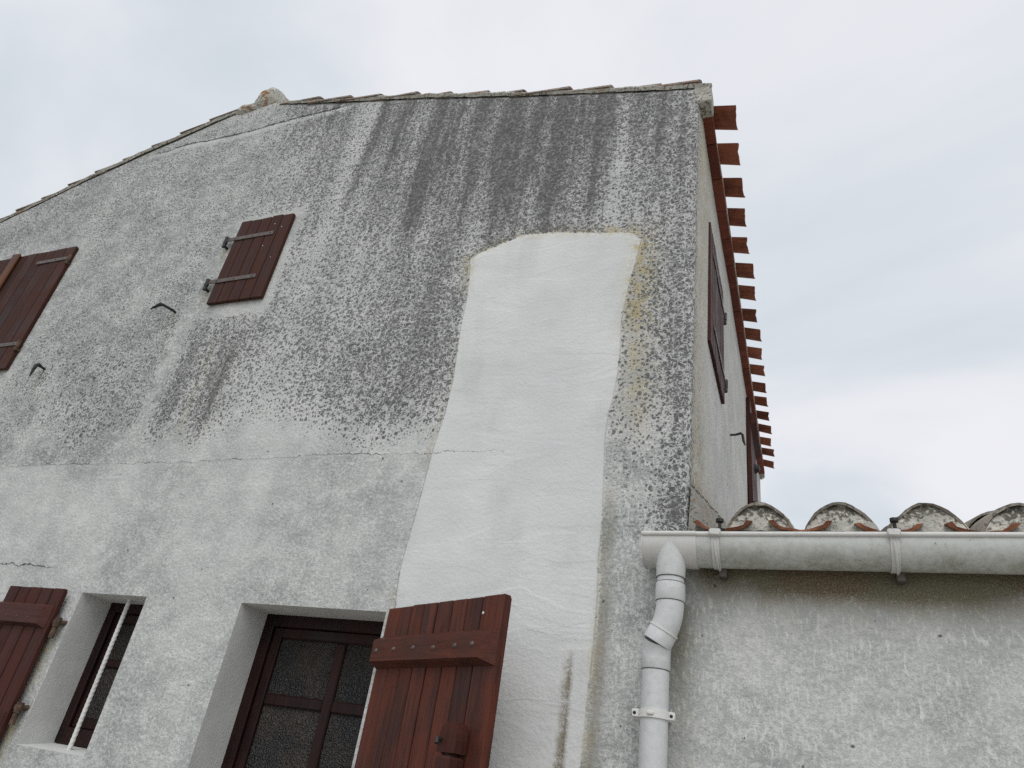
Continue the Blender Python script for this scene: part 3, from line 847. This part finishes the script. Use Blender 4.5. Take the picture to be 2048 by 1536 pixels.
# pair of leaves at the left edge
Ml = frame_matrix((-5.86, -.028, 3.715), (1, 0))
s2 = shutter(Ml, .675, 1.155, 6, M_WOOD_UP, 'right leaf of the closed upper double shutter')
for z in (1.03, .215):
    strap(s2, .30, .655, z, .672, 1, (.325, .42, .52, .615))
Ml2 = frame_matrix((-6.545, -.028, 3.715), (1, 0))
s3 = shutter(Ml2, .68, 1.155, 6, M_WOOD_UP, 'left leaf of the closed upper double shutter')
cs = MB().box(-.045, .035, -.030, -.001, .0, 1.165, .010)
cso = cs.build('cover_strip', M_STRIP, s2)
cso['label'] = 'rounded cover strip with worn brown stain between the two leaves'

# lower left shutter, open flat against the wall
Mf = frame_matrix((-3.985, -.055, 1.02), (1, 0))
s4 = shutter(Mf, .425, 1.185, 5, M_WOOD_LOW, 'lower shutter folded open flat beside the narrow window', battens=((-.0, .405, .985, 1.10, .03), (-.0, .405, .48, .595, .03)), bat_mat=M_BATTEN_LOW)
for z in (1.027, .522):
    for x in (.05, .13, .21, .29):
        dome(MB(), (x, -.031, z), .006, .004).build('nail', M_RUST, s4, smooth=True)
dome(MB(), (.07, -.002, .90), .022, .03, 12).build('shutter_knob', M_IRON, s4, smooth=True)
for z in (1.00, .60):
    k = MB().tube([(.452, .02, z - .055), (.452, .02, z - .002)], .014, 9)
    k.tube([(.452, .02, z), (.452, .02, z + .045)], .017, 9)
    k.tube([(.452, .02, z + .02), (.47, .062, z + .028)], .012, 8)
    k.box(.428, .47, .008, .03, z + .01, z + .035, .004)
    k.build('hinge_pintle', M_RUST, s4, smooth=True)

# big red shutter standing half open
Mm = frame_matrix((-1.64, -.02, 1.05), (.89199, -.45205))
s5 = shutter(Mm, .745, 1.165, 8, M_WOOD_RED, 'red-brown shutter standing ajar with one thick bevelled batten', th=.038, edges=[0, .094, .177, .262, .349, .445, .533, .623, .745], battens=((.008, .745, .921, 1.046, .042), (.008, .745, .10, .225, .042)), bat_mat=M_BATTEN)
for x, z in ((.045, .982), (.172, .984), (.303, .985), (.432, .981), (.56, .984), (.655, .987)):
    dome(MB(), (x, -.043, z), (.0095), .007).build('nail', M_STRAP, s5, smooth=True)
kb = MB(); n = 14; V = []
prof = [(.567, .645), (.567, .68)] + [(.617 + .05 * math.cos(a), .683 + .055 * math.sin(a) ) for a in np.linspace(math.pi, 0, 9)] + [(.667, .645)]
for yy in (-.002, -.052):
    V += [(x, yy, z) for x, z in prof]
n = len(prof)
kb.add(V, [tuple(range(n)), tuple(range(2 * n - 1, n - 1, -1))] + [(k, (k + 1) % n, n + (k + 1) % n, n + k) for k in range(n)])
kb.build('latch_block', M_WOOD_LOW, s5)
MB().box(.595, .668, -.075, -.002, .56, .635, .008).build('latch_block', M_WOOD_LOW, s5)
hk = MB().tube([(.585, -.053, .682), (.585, -.068, .682), (.59, -.072, .668)], .008, 8)
hk.build('latch_pin', M_IRON, s5, smooth=True)
MB().tube([(.545, -.003, .645), (.553, -.022, .652), (.568, -.03, .648), (.578, -.02, .632)], .004, 6).build('latch_hook', M_RUST, s5, smooth=True)
dome(MB(), (.64, -.0025, 1.103), .006, .003).build('nail', M_BAR, s5)

# side wall shutters (receding face)
Mr = frame_matrix((-.366, .505, 3.83), (0, 1))
s6 = shutter(Mr, .695, .86, 7, M_WOOD_LOW, 'closed shutter on the receding side wall under the eave')
for z in (.69, .17):
    strap(s6, .12, .69, z, .73, -1, (.16, .33, .5, .64), .03)
Mq = frame_matrix((-.338, 3.28, 3.82), (0, 1))
s7 = shutter(Mq, .80, 1.27, 7, M_WOOD_LOW, 'far open shutter with battens near the end of the side wall', th=.04, battens=((0.0, .76, .98, 1.10, .05), (0.0, .76, .12, .24, .05)))
dome(MB(), (.40, -.002, .72), .05, .05, 12).build('shutter_latch', M_IRON, s7, smooth=True)

# ------------------------------------------------------------------ roof of the house
rf = MB()
V = [(-.35, .05, 5.235), (-3.9, .05, 6.185), (-3.9, 5.5, 6.185), (-.35, 5.5, 5.235), (-7.5, .05, 5.12), (-7.5, 5.5, 5.12)]
rf.add([(x, y, z) for x, y, z in V] + [(x, y, z + .05) for x, y, z in V],
       [(0, 1, 2, 3), (1, 4, 5, 2), (6, 9, 8, 7), (7, 8, 11, 10), (0, 3, 9, 6), (4, 10, 11, 5), (0, 6, 7, 1), (1, 7, 10, 4), (3, 2, 8, 9), (2, 5, 11, 8)])
roof = H(rf.build('roof', M_PLUG))


def tile_mesh(name, L, r0, r1, th, mat, seg=9, sag=1.0, span=math.pi, wav=0.0, pinch=0.0):
    """half-round tile: axis along +x from wide end (x=0) to narrow end (x=L); crown up, rim at z=0"""
    V = []; F = []
    rng = random.Random(len(bpy.data.meshes))
    ends = (0, L * .5, L)
    for e, x in enumerate(ends):
        r = r0 + (r1 - r0) * x / L
        for rad in (r, r - th):
            for k in range(seg + 1):
                a = math.pi / 2 - span / 2 + span * k / seg
                j = rng.uniform(-wav, wav)
                V.append((x + j * (1.5 if e == 0 else 0), rad * math.cos(a) * (1 - pinch * max(0, math.sin(a))) * (1 + pinch * .5), rad * math.sin(a) * sag + j))
    s2 = 2 * (seg + 1)
    for e in (0, 1):
        b = e * s2
        for k in range(seg):
            F.append((b + k, b + k + 1, b + s2 + k + 1, b + s2 + k))
            q = seg + 1
            F.append((b + q + k, b + s2 + q + k, b + s2 + q + k + 1, b + q + k + 1))
        for k in (0, seg):
            F.append((b + k, b + s2 + k, b + s2 + seg + 1 + k, b + seg + 1 + k))
    for b in (0, 2 * s2):
        for k in range(seg): F.append((b + k, b + seg + 1 + k, b + seg + 2 + k, b + k + 1))
    me = bpy.data.meshes.new(name)
    me.from_pydata(V, [], F)
    import bmesh
    bm = bmesh.new(); bm.from_mesh(me); bmesh.ops.recalc_face_normals(bm, faces=bm.faces); bm.to_mesh(me); bm.free()
    me.polygons.foreach_set('use_smooth', [True] * len(me.polygons))
    try: me.set_sharp_from_angle(angle=math.radians(50))
    except Exception: pass
    me.materials.append(mat)
    return me


def Mx(origin, xdir, up, flip=False):
    x = Vector(xdir).normalized(); z = Vector(up); z = (z - x * z.dot(x)).normalized()
    if flip: z = -z
    y = z.cross(x)
    return Matrix(((x.x, y.x, z.x, origin[0]), (x.y, y.y, z.y, origin[1]), (x.z, y.z, z.z, origin[2]), (0, 0, 0, 1)))


def jit(s): return random.uniform(-s, s)


# verge tiles bedded along both slopes of the gable
verge_meshes = [tile_mesh('roof_tile', .42, .088, .070, .016, M_TILE_VERGE, 8, .72, wav=.003) for _ in range(4)]
slope_r = Vector((-1, 0, .272)).normalized()
for k, x in enumerate([-.37, -.60, -.905, -1.18, -1.51, -1.78, -2.08, -2.36, -2.69, -2.98, -3.29]):
    z = np.interp(x, VX, VZ) - .022 + jit(.004)
    o = link('roof_tile', verge_meshes[k % 4], None, roof, None, Mx((x, .068 + jit(.006), z + .026), slope_r + Vector((0, jit(.02), -.075 + jit(.02))), (0, 0, 1)))
slope_l = Vector((1, 0, .31)).normalized()
for k, x in enumerate([-7.5, -7.22, -6.94, -6.66, -6.39, -6.12, -5.845, -5.575, -5.285, -5.0, -4.71, -4.42]):
    z = np.interp(x, VX, VZ) - .02 + jit(.004)
    o = link('roof_tile', verge_meshes[(k + 1) % 4], None, roof, None, Mx((x, .068 + jit(.006), z + .032), slope_l + Vector((0, jit(.02), -.06 + jit(.02))), (0, 0, 1)))
# mortar bedding under the verge
for nm, pts in (('right', [(-.30, 5.262), (-3.6, 6.15)]), ('left', [(-4.1, 6.20), (-7.5, 5.14)])):
    m = MB(); a, b = pts; n = 150; V = []; F = []
    for i in range(n + 1):
        t = i / n; x = a[0] + (b[0] - a[0]) * t; z = np.interp(x, VX, VZ)
        w = float(fbm(x * 9, 0.3, 40)) * .012; w2 = float(fbm(x * 13, 2.3, 41)) * .016 - .004
        V += [(x, -.004 + w * .5, z - .024 + w2 * .5), (x, -.016 + w * .5, z - .004 + w2), (x, -.010 + w, z + .010 + w2), (x, .03, z + .018)]
    for i in range(n):
        for k in range(3): F.append((i * 4 + k, i * 4 + k + 1, i * 4 + 5 + k, i * 4 + 4 + k))
    m.add(V, F); m.build('verge_mortar', M_VERGE, roof, smooth=True)
for o in roof.children:
    pass


def blob(name, mat, parent, c, size, seed, n=14, amp=.08, sq=3.0):
    """rounded lump of mortar: superellipsoid with noise"""
    V = []; F = []; m2 = n * 2
    for i in range(n + 1):
        ph = -math.pi / 2 + math.pi * i / n
        for k in range(m2):
            th = 2 * math.pi * k / m2
            d = Vector((math.cos(ph) * math.cos(th), math.cos(ph) * math.sin(th), math.sin(ph)))
            q = (abs(d.x) ** sq + abs(d.y) ** sq + abs(d.z) ** sq) ** (-1 / sq)
            f = 1 + amp * float(fbm(np.array(d.x * 2.1 + d.z * 1.3), np.array(d.y * 2.1 - d.z * .9), seed, 3))
            V.append((c[0] + d.x * q * size[0] * f, c[1] + d.y * q * size[1] * f, c[2] + d.z * q * size[2] * f))
    for i in range(n):
        for k in range(m2): F.append((i * m2 + k, i * m2 + (k + 1) % m2, (i + 1) * m2 + (k + 1) % m2, (i + 1) * m2 + k))
    o = MB().add(V, F).build(name, mat, parent, smooth=False)
    o.data.polygons.foreach_set('use_smooth', [True] * len(o.data.polygons))
    return o


rb = blob('ridge_cap', M_MORTAR, roof, (-3.875, .10, 6.29), (.135, .15, .135), 51, 16, .16, 2.6)
rb['label'] = 'rounded mortar ridge end spotted with orange lichen'
blob('ridge_mortar', M_MORTAR, roof, (-4.03, .07, 6.20), (.14, .10, .055), 57, 10, .2)
ear = MB().box(-.400, -.303, -.003, .12, 5.128, 5.268, .007).build('verge_mortar', M_EAR, roof)
blob('eave_mortar', M_PLUG, roof, (-.350, 2.8, 5.232), (.040, 2.62, .030), 63, 14, .02, 8.0)

# bricks and channel tiles along the side eave
EY0 = .233
brick_me = MB().box(-.41, -.312, -.1405, .1405, 0, .036, .003)
b0 = brick_me.build('eave_brick', M_BRICK, roof)
eave_meshes = [tile_mesh('eave_tile', .42, .0925, .08, .014, M_TILE_EAVE, 6, .27, math.radians(165), .002) for _ in range(3)]
for k in range(18):
    y = .20 + .285 * k
    b = b0 if k == 0 else link('eave_brick', b0.data, None, roof)
    b.matrix_basis = Matrix.Translation((jit(.003), y + .01, 5.168 + jit(.003)))
    o = link('eave_tile', eave_meshes[k % 3], None, roof, None,
             Mx((-.194 + jit(.012), EY0 + .285 * k + jit(.008), 5.237 + jit(.007)), (-1, jit(.05), .27 + jit(.03)), (0, 0, 1), True))
for k in range(17):
    o = link('roof_tile', verge_meshes[k % 4], None, roof, None,
             Mx((-.375 + jit(.01), EY0 + .143 + .285 * k + jit(.008), 5.262), (-1, jit(.02), .27), (0, 0, 1)))

# ------------------------------------------------------------------ annex
def annex_wall():
    xs = joined([-.398, .8, 3.0], .02); zs = joined([-.1, 1.2, 2.56], .02)
    X, Z = np.meshgrid(xs, zs, indexing='ij')
    at, sdv = wall_attrs(X, Z)
    Y = wall_relief(X, Z, sdv)
    nz = len(zs); V = np.stack([X.ravel(), Y.ravel(), Z.ravel()], 1)
    F = [(i * nz + j, (i + 1) * nz + j, (i + 1) * nz + j + 1, i * nz + j + 1) for i in range(len(xs) - 1) for j in range(nz - 1)]
    o = mesh('front_wall', V, F, M_WALL, annex, True, {k: v.ravel() for k, v in at.items()})
    o.matrix_basis = AOFF
    return o


def A(o): o.parent = annex; o.matrix_basis = AOFF; return o


annex_wall()
A(MB().box(2.97, 3.0, .02, 3.5, -.1, 2.5).build('end_wall', M_REVEAL))
SL = .255
dk = MB()
V = [(-.385, .0, 2.50), (3.05, .0, 2.50), (3.05, 3.5, 2.50 + 3.5 * SL), (-.385, 3.5, 2.50 + 3.5 * SL)]
dk.add(V + [(x, y, z + .03) for x, y, z in V], [(0, 3, 2, 1), (4, 5, 6, 7), (0, 1, 5, 4), (1, 2, 6, 5), (2, 3, 7, 6), (3, 0, 4, 7)])
aroof = A(dk.build('roof', M_PLUG))
cov_meshes = [tile_mesh('cover_tile', .46, .112, .092, .010, M_TILE_OLD, 14, .99, wav=.003, pinch=.22) for _ in range(4)]
cha_meshes = [tile_mesh('channel_tile', .46, .112, .096, .021, M_TILE_RED, 8, .46, math.radians(150), wav=.003) for _ in range(4)]
up_dir = Vector((0, 1, SL))
nrm = Vector((0, -SL, 1))
XC = [-.126 + .275 * k for k in range(11)]
XH = [-.265] + [.010 + .278 * k for k in range(11)]
for r in range(6):
    for k, x in enumerate(XC):
        y = -.032 + r * .34; z = 2.572 + (y + .03) * SL + .012 * (r > 0)
        d = up_dir + Vector((jit(.03), 0, .045 if r else .03))
        link('cover_tile', cov_meshes[(k + r) % 4], None, aroof, None, Mx((x + jit(.008), y + jit(.008), z + jit(.003)), d, nrm))
    for k, x in enumerate(XH):
        y = -.085 + r * .34; z = 2.609 + (y + .08) * SL + .01 * (r > 0)
        d = up_dir + Vector((jit(.03), 0, .02))
        link('channel_tile', cha_meshes[(k + 2 * r) % 4], None, aroof, None, Mx((x + jit(.008), y + jit(.01), z + jit(.004)), d, nrm, True))
# mortar plugs closing the cover tile ends
for k, x in enumerate(XC):
    n = 14; V = []; F = []
    for ring, (sc, yy) in enumerate(((1.075, .004), (1.045, -.014), (.6, -.022), (.2, -.024))):
        for i in range(n + 1):
            a = math.pi * i / n
            w = 1 + .05 * float(vnoise(a * 2 + k * 5, ring * 1.7, 71))
            V.append((x + .1035 * sc * w * math.cos(a) * (1 - .22 * math.sin(a)) * 1.11, -.029 + yy + .004 * float(vnoise(a * 3 + k, ring, 72)), 2.570 + (.1035 * sc * w * math.sin(a)) - .05 * (1 - math.sin(a)) * 0))
    for ring in range(3):
        for i in range(n): F.append((ring * (n + 1) + i, ring * (n + 1) + i + 1, (ring + 1) * (n + 1) + i + 1, (ring + 1) * (n + 1) + i))
    V.append((x, -.058, 2.570)); c = len(V) - 1
    for i in range(n): F.append((3 * (n + 1) + i, 3 * (n + 1) + i + 1, c))
    m = MB().add(V, F)
    m.box(x - .112, x + .112, -.040, .0, 2.505, 2.571, .004)
    m.build('mortar_plug', M_HUMP, aroof, smooth=True)
# broken red tile lying between the last two covers in view
link('tile_fragment', cha_meshes[1], None, aroof, None, Mx((.585, .03, 2.615), up_dir + Vector((.15, 0, .05)), nrm + Vector((-.35, 0, 0)), True))
# mortar fillet against the house wall
fl = MB(); V = []; F = []; n = 40
for i in range(n + 1):
    y = -.005 + 1.9 * i / n; w = .008 * float(vnoise(y * 6, .2, 81))
    cx = float(corner_x(2.8 + y * .25)) - .004
    V += [(cx, y, 2.52 + y * SL), (cx + .012, y, 2.775 + y * SL + w), (cx + .035 + w, y, 2.70 + y * SL), (cx + .085 + w, y, 2.615 + y * SL), (cx + .10, y, 2.56 + y * SL)]
for i in range(n):
    for k in range(4): F.append((i * 5 + k, i * 5 + k + 1, i * 5 + 6 + k, i * 5 + 5 + k))
F.append((0, 1, 2, 3, 4))
fl.add(V, F)
M_FIL = mortar_mat('stained_fillet', 0.5, 0.62)
fo = fl.build('mortar_fillet', M_FIL, aroof, smooth=True)
for o in aroof.children: pass

# ------------------------------------------------------------------ gutter
gut = empty('gutter', 'dirty white half-round plastic gutter running below the annex tiles', 'gutter', (-.56, -.07, 2.5))
G0 = Vector((-.56, -.07, 2.5))


def rel(o, root, off):
    o.parent = root; o.matrix_basis = Matrix.Translation(-off); return o


def gz(x): return 2.500 + .012 * (x + .55)


def gutter_profile(R, n=20):
    """from the back top edge round the belly to the front lip with its rolled bead; (y, z) about the centre"""
    return [(R * math.cos(a), .022 + R * math.sin(a)) if False else (R * math.cos(a), R * math.sin(a) * 1.08) for a in np.linspace(0.12, -math.pi - .10, n)]


def gutter_piece(name, x0, x1, R, mat, th=.004, endcap=False):
    pr = gutter_profile(R)
    inn = gutter_profile(R - th)
    loop = pr + [(-R - .002, .022)] + inn[::-1]
    V = []; F = []; n = len(loop); nx = max(2, int((x1 - x0) / .06))
    for i in range(nx + 1):
        x = x0 + (x1 - x0) * i / nx
        V += [(x, -.072 + y, gz(x) + z) for y, z in loop]
    for i in range(nx):
        for k in range(n): F.append((i * n + k, i * n + (k + 1) % n, (i + 1) * n + (k + 1) % n, (i + 1) * n + k))
    F.append(tuple(range(n))); F.append(tuple(nx * n + k for k in range(n)))
    m = MB().add(V, F)
    if endcap:
        q = len(pr); xs = (x0 - .002, x0 + .004)
        V = [(x, -.072 + y, gz(x) + z) for x in xs for y, z in gutter_profile(R + .002)]
        m.add(V, [tuple(range(q)), tuple(range(2 * q - 1, q - 1, -1))] + [(k, k + 1, q + k + 1, q + k) for k in range(q - 1)] + [(q - 1, 0, q, 2 * q - 1)])
    o = m.build(name, mat, None, smooth=True)
    return rel(o, gut, G0)


def lip(name, x0, x1, R, mat):
    m = MB(); n = 30
    m.tube([(x0 + (x1 - x0) * i / n, -.072 - R + .001, gz(x0 + (x1 - x0) * i / n) + .017) for i in range(n + 1)], .0095, 10)
    return rel(m.build(name, mat, None, smooth=True), gut, G0)


gutter_piece('gutter_channel', -.36, 3.0, .077, M_GUT)
lip('gutter_lip', -.36, 3.0, .077, M_STRAPW)
go = gutter_piece('outlet_section', -.545, -.348, .0815, M_STRAPW, .005, True)
lip('outlet_lip', -.545, -.348, .0815, M_STRAPW)
for k, x in enumerate((-.279, .298, .88, 1.46, 2.04, 2.62)):
    V = []; F = []
    R = .0815; n = 18; w = .0135
    angs = np.linspace(-math.pi - .25, -.55, n)
    for a in angs:
        for dx, rr2 in ((-w, R), (w, R), (w, R - .004), (-w, R - .004)):
            V.append((x + dx + .012 * (1 - math.cos(a)) * 0, -.072 + rr2 * math.cos(a), gz(x) + rr2 * math.sin(a) * 1.08))
    for i in range(n - 1):
        for q in range(4): F.append((i * 4 + q, i * 4 + (q + 1) % 4, i * 4 + 4 + (q + 1) % 4, i * 4 + 4 + q))
    F += [(0, 1, 2, 3), tuple(4 * (n - 1) + q for q in range(4))]
    m = MB().add(V, F)
    # raised rib down the strap and the clip over the lip
    m.tube([(x - .002 + .010 * t, -.072 + (R + .002) * math.cos(a), gz(x) + (R + .002) * math.sin(a) * 1.08) for t, a in zip(np.linspace(0, 1, 14), np.linspace(-math.pi + .1, -1.25, 14))], .0042, 6)
    m.box(x - .020, x + .020, -.172, -.135, gz(x) + .006, gz(x) + .031, .004)
    br = rel(m.build('gutter_bracket', M_STRAPW, None, smooth=True), gut, G0)
    MB().box(x + .002, x + .030, -.058, -.012, gz(x) - .112, gz(x) - .078, .003).build('bracket_hook', M_STRAP, br)
    b = MB().tube([(x + .012, -.105, gz(x) + .015), (x + .012, -.105, gz(x) + .052)], .017, 12)
    b.tube([(x + .012, -.105, gz(x) + .05), (x + .012, -.105, gz(x) + .085)], .006, 10)
    b.tube([(x + .012, -.105, gz(x) + .078), (x + .012, -.105, gz(x) + .09)], .014, 10)
    b.build('bracket_bolt', M_BLACK, br, smooth=True)

# ------------------------------------------------------------------ downpipe
dp = empty('downpipe', 'white plastic downpipe with an offset bend below the gutter end', 'drainpipe', (-.488, -.075, 0))
D0 = Vector((-.488, -.075, 0))


def dpart(m, name, mat=None): return rel(m.build(name, mat or M_PVC, None, smooth=True), dp, D0)


XO, YO = -.443, -.0985
dpart(MB().tube([(XO, YO, 2.497), (XO, YO, 2.46), (XO, YO, 2.44), (XO, YO, 2.375), (XO, YO, 2.366)], [.0545, .0545, .0545, .0525, .050], 28), 'outlet_spigot')
dpart(MB().tube([(XO, YO, 2.368), (XO, YO, 2.335)], [.0485, .0485], 28), 'pipe_collar')
dpart(MB().tube([(XO, YO, 2.345), (XO, YO, 2.340), (XO, YO, 2.285), (XO, YO, 2.281)], [.051, .0528, .0535, .0515], 28), 'pipe_socket')
pth = []
p0, p1, p2 = Vector((XO, YO, 2.285)), Vector((XO + .002, YO, 2.222)), Vector((-.470, -.094, 2.168))
for t in np.linspace(0, 1, 10): pth.append(p0 * (1 - t) ** 2 + p1 * 2 * t * (1 - t) + p2 * t * t)
dpart(MB().tube(pth, .0495, 28), 'upper_elbow')
dr = (p2 - p1).normalized()
c0 = p2 - dr * .018
dpart(MB().tube([c0, c0 + dr * .006], .0535, 28), 'seal_ring', M_BAR)
dpart(MB().tube([c0 + dr * .006, c0 + dr * .008, c0 + dr * .052, c0 + dr * .054], [.05, .0515, .0515, .049], 28), 'pipe_socket')
q0 = c0 + dr * .045; q1 = Vector((-.490, -.077, 2.115)); q2 = Vector((-.4905, -.076, 2.075))
pth = [q0 * (1 - t) ** 2 + q1 * 2 * t * (1 - t) + q2 * t * t for t in np.linspace(0, 1, 8)]
dpart(MB().tube(pth, .0488, 28), 'lower_elbow')
dpart(MB().tube([(-.4905, -.076, 2.128), (-.4905, -.076, 2.126), (-.4903, -.076, 2.052), (-.4903, -.076, 2.049)], [.0488, .0498, .0498, .048], 28), 'pipe_socket')
dpart(MB().tube([(-.4903, -.076, 2.055), (-.489, -.076, 1.5), (-.486, -.076, .9), (-.484, -.076, .05)], .0472, 28), 'pipe')
M_JOINT = iron('joint_grime', (0.05, 0.05, 0.045), (0.11, 0.11, 0.1), 0.9, 0.0)
for c, d, r in (((XO, YO, 2.3665), (0, 0, 1), .0512), ((XO, YO, 2.3465), (0, 0, 1), .0500), ((XO, YO, 2.280), (0, 0, 1), .0508), (c0 + dr * .0535, dr, .0494), ((-.4903, -.076, 2.0475), (0, 0, 1), .0484)):
    c = Vector(c); d = Vector(d)
    dpart(MB().tube([c - d * .0014, c + d * .0014], r, 28), 'joint_line', M_JOINT)
for z in (1.905, .85):
    m = MB(); V = []; F = []; n = 22
    for i, a in enumerate(np.linspace(math.pi * .97, math.pi * 2.03, n)):
        for rr2, zz in ((.0525, -.013), (.0525, .013), (.047, .013), (.047, -.013)):
            V.append((-.4895 + rr2 * math.cos(a), -.076 + rr2 * math.sin(a), z + zz))
    for i in range(n - 1):
        for q in range(4): F.append((i * 4 + q, i * 4 + (q + 1) % 4, i * 4 + 4 + (q + 1) % 4, i * 4 + 4 + q))
    F += [(0, 1, 2, 3), tuple(4 * (n - 1) + q for q in range(4))]
    m.add(V, F)
    m.box(-.565, -.537, -.088, -.064, z - .013, z + .013, .003); m.box(-.442, -.420, -.088, -.064, z - .013, z + .013, .003)
    m.box(-.535, -.444, -.066, .0, z - .012, z + .012, .002)
    m.box(-.505, -.482, -.1345, -.124, z - .006, z + .006, .003)
    cl = rel(m.build('pipe_clamp', M_BAR, None, smooth=True), dp, D0)
    for x in (-.555, -.431):
        dome(MB(), (x, -.0885, z), .006, .002).build('screw', M_BLACK, cl, smooth=True)

# ------------------------------------------------------------------ wrought iron wall hooks
def hook(label, pts, rad):
    loc = Vector(pts[0])
    m = MB().tube([Vector(p) - loc for p in pts], rad, 8)
    o = m.build('wall_hook', M_IRON, None, smooth=True)
    o.location = loc
    tag(o, label, 'hook', 'iron wall hooks')
    return o


hook('bent iron hook in the gable wall below the small upper shutter', [(-3.775, .03, 4.06), (-3.78, -.02, 4.062), (-3.80, -.075, 4.062), (-3.815, -.095, 4.062), (-3.845, -.098, 4.045), (-3.885, -.098, 4.03)], [.009, .009, .009, .013, .010, .004])
hook('short iron hook in the gable wall under the left double shutter', [(-4.80, .03, 3.695), (-4.80, -.02, 3.698), (-4.798, -.05, 3.70), (-4.803, -.058, 3.69), (-4.806, -.06, 3.65), (-4.805, -.06, 3.60)], [.008, .009, .015, .013, .010, .004])
hook('thin iron hook on the receding side wall above the annex roof', [(-.395, 1.74, 3.90), (-.35, 1.75, 3.905), (-.315, 1.75, 3.915), (-.305, 1.755, 3.905), (-.30, 1.76, 3.86), (-.29, 1.765, 3.83)], [.008, .008, .010, .009, .009, .004])
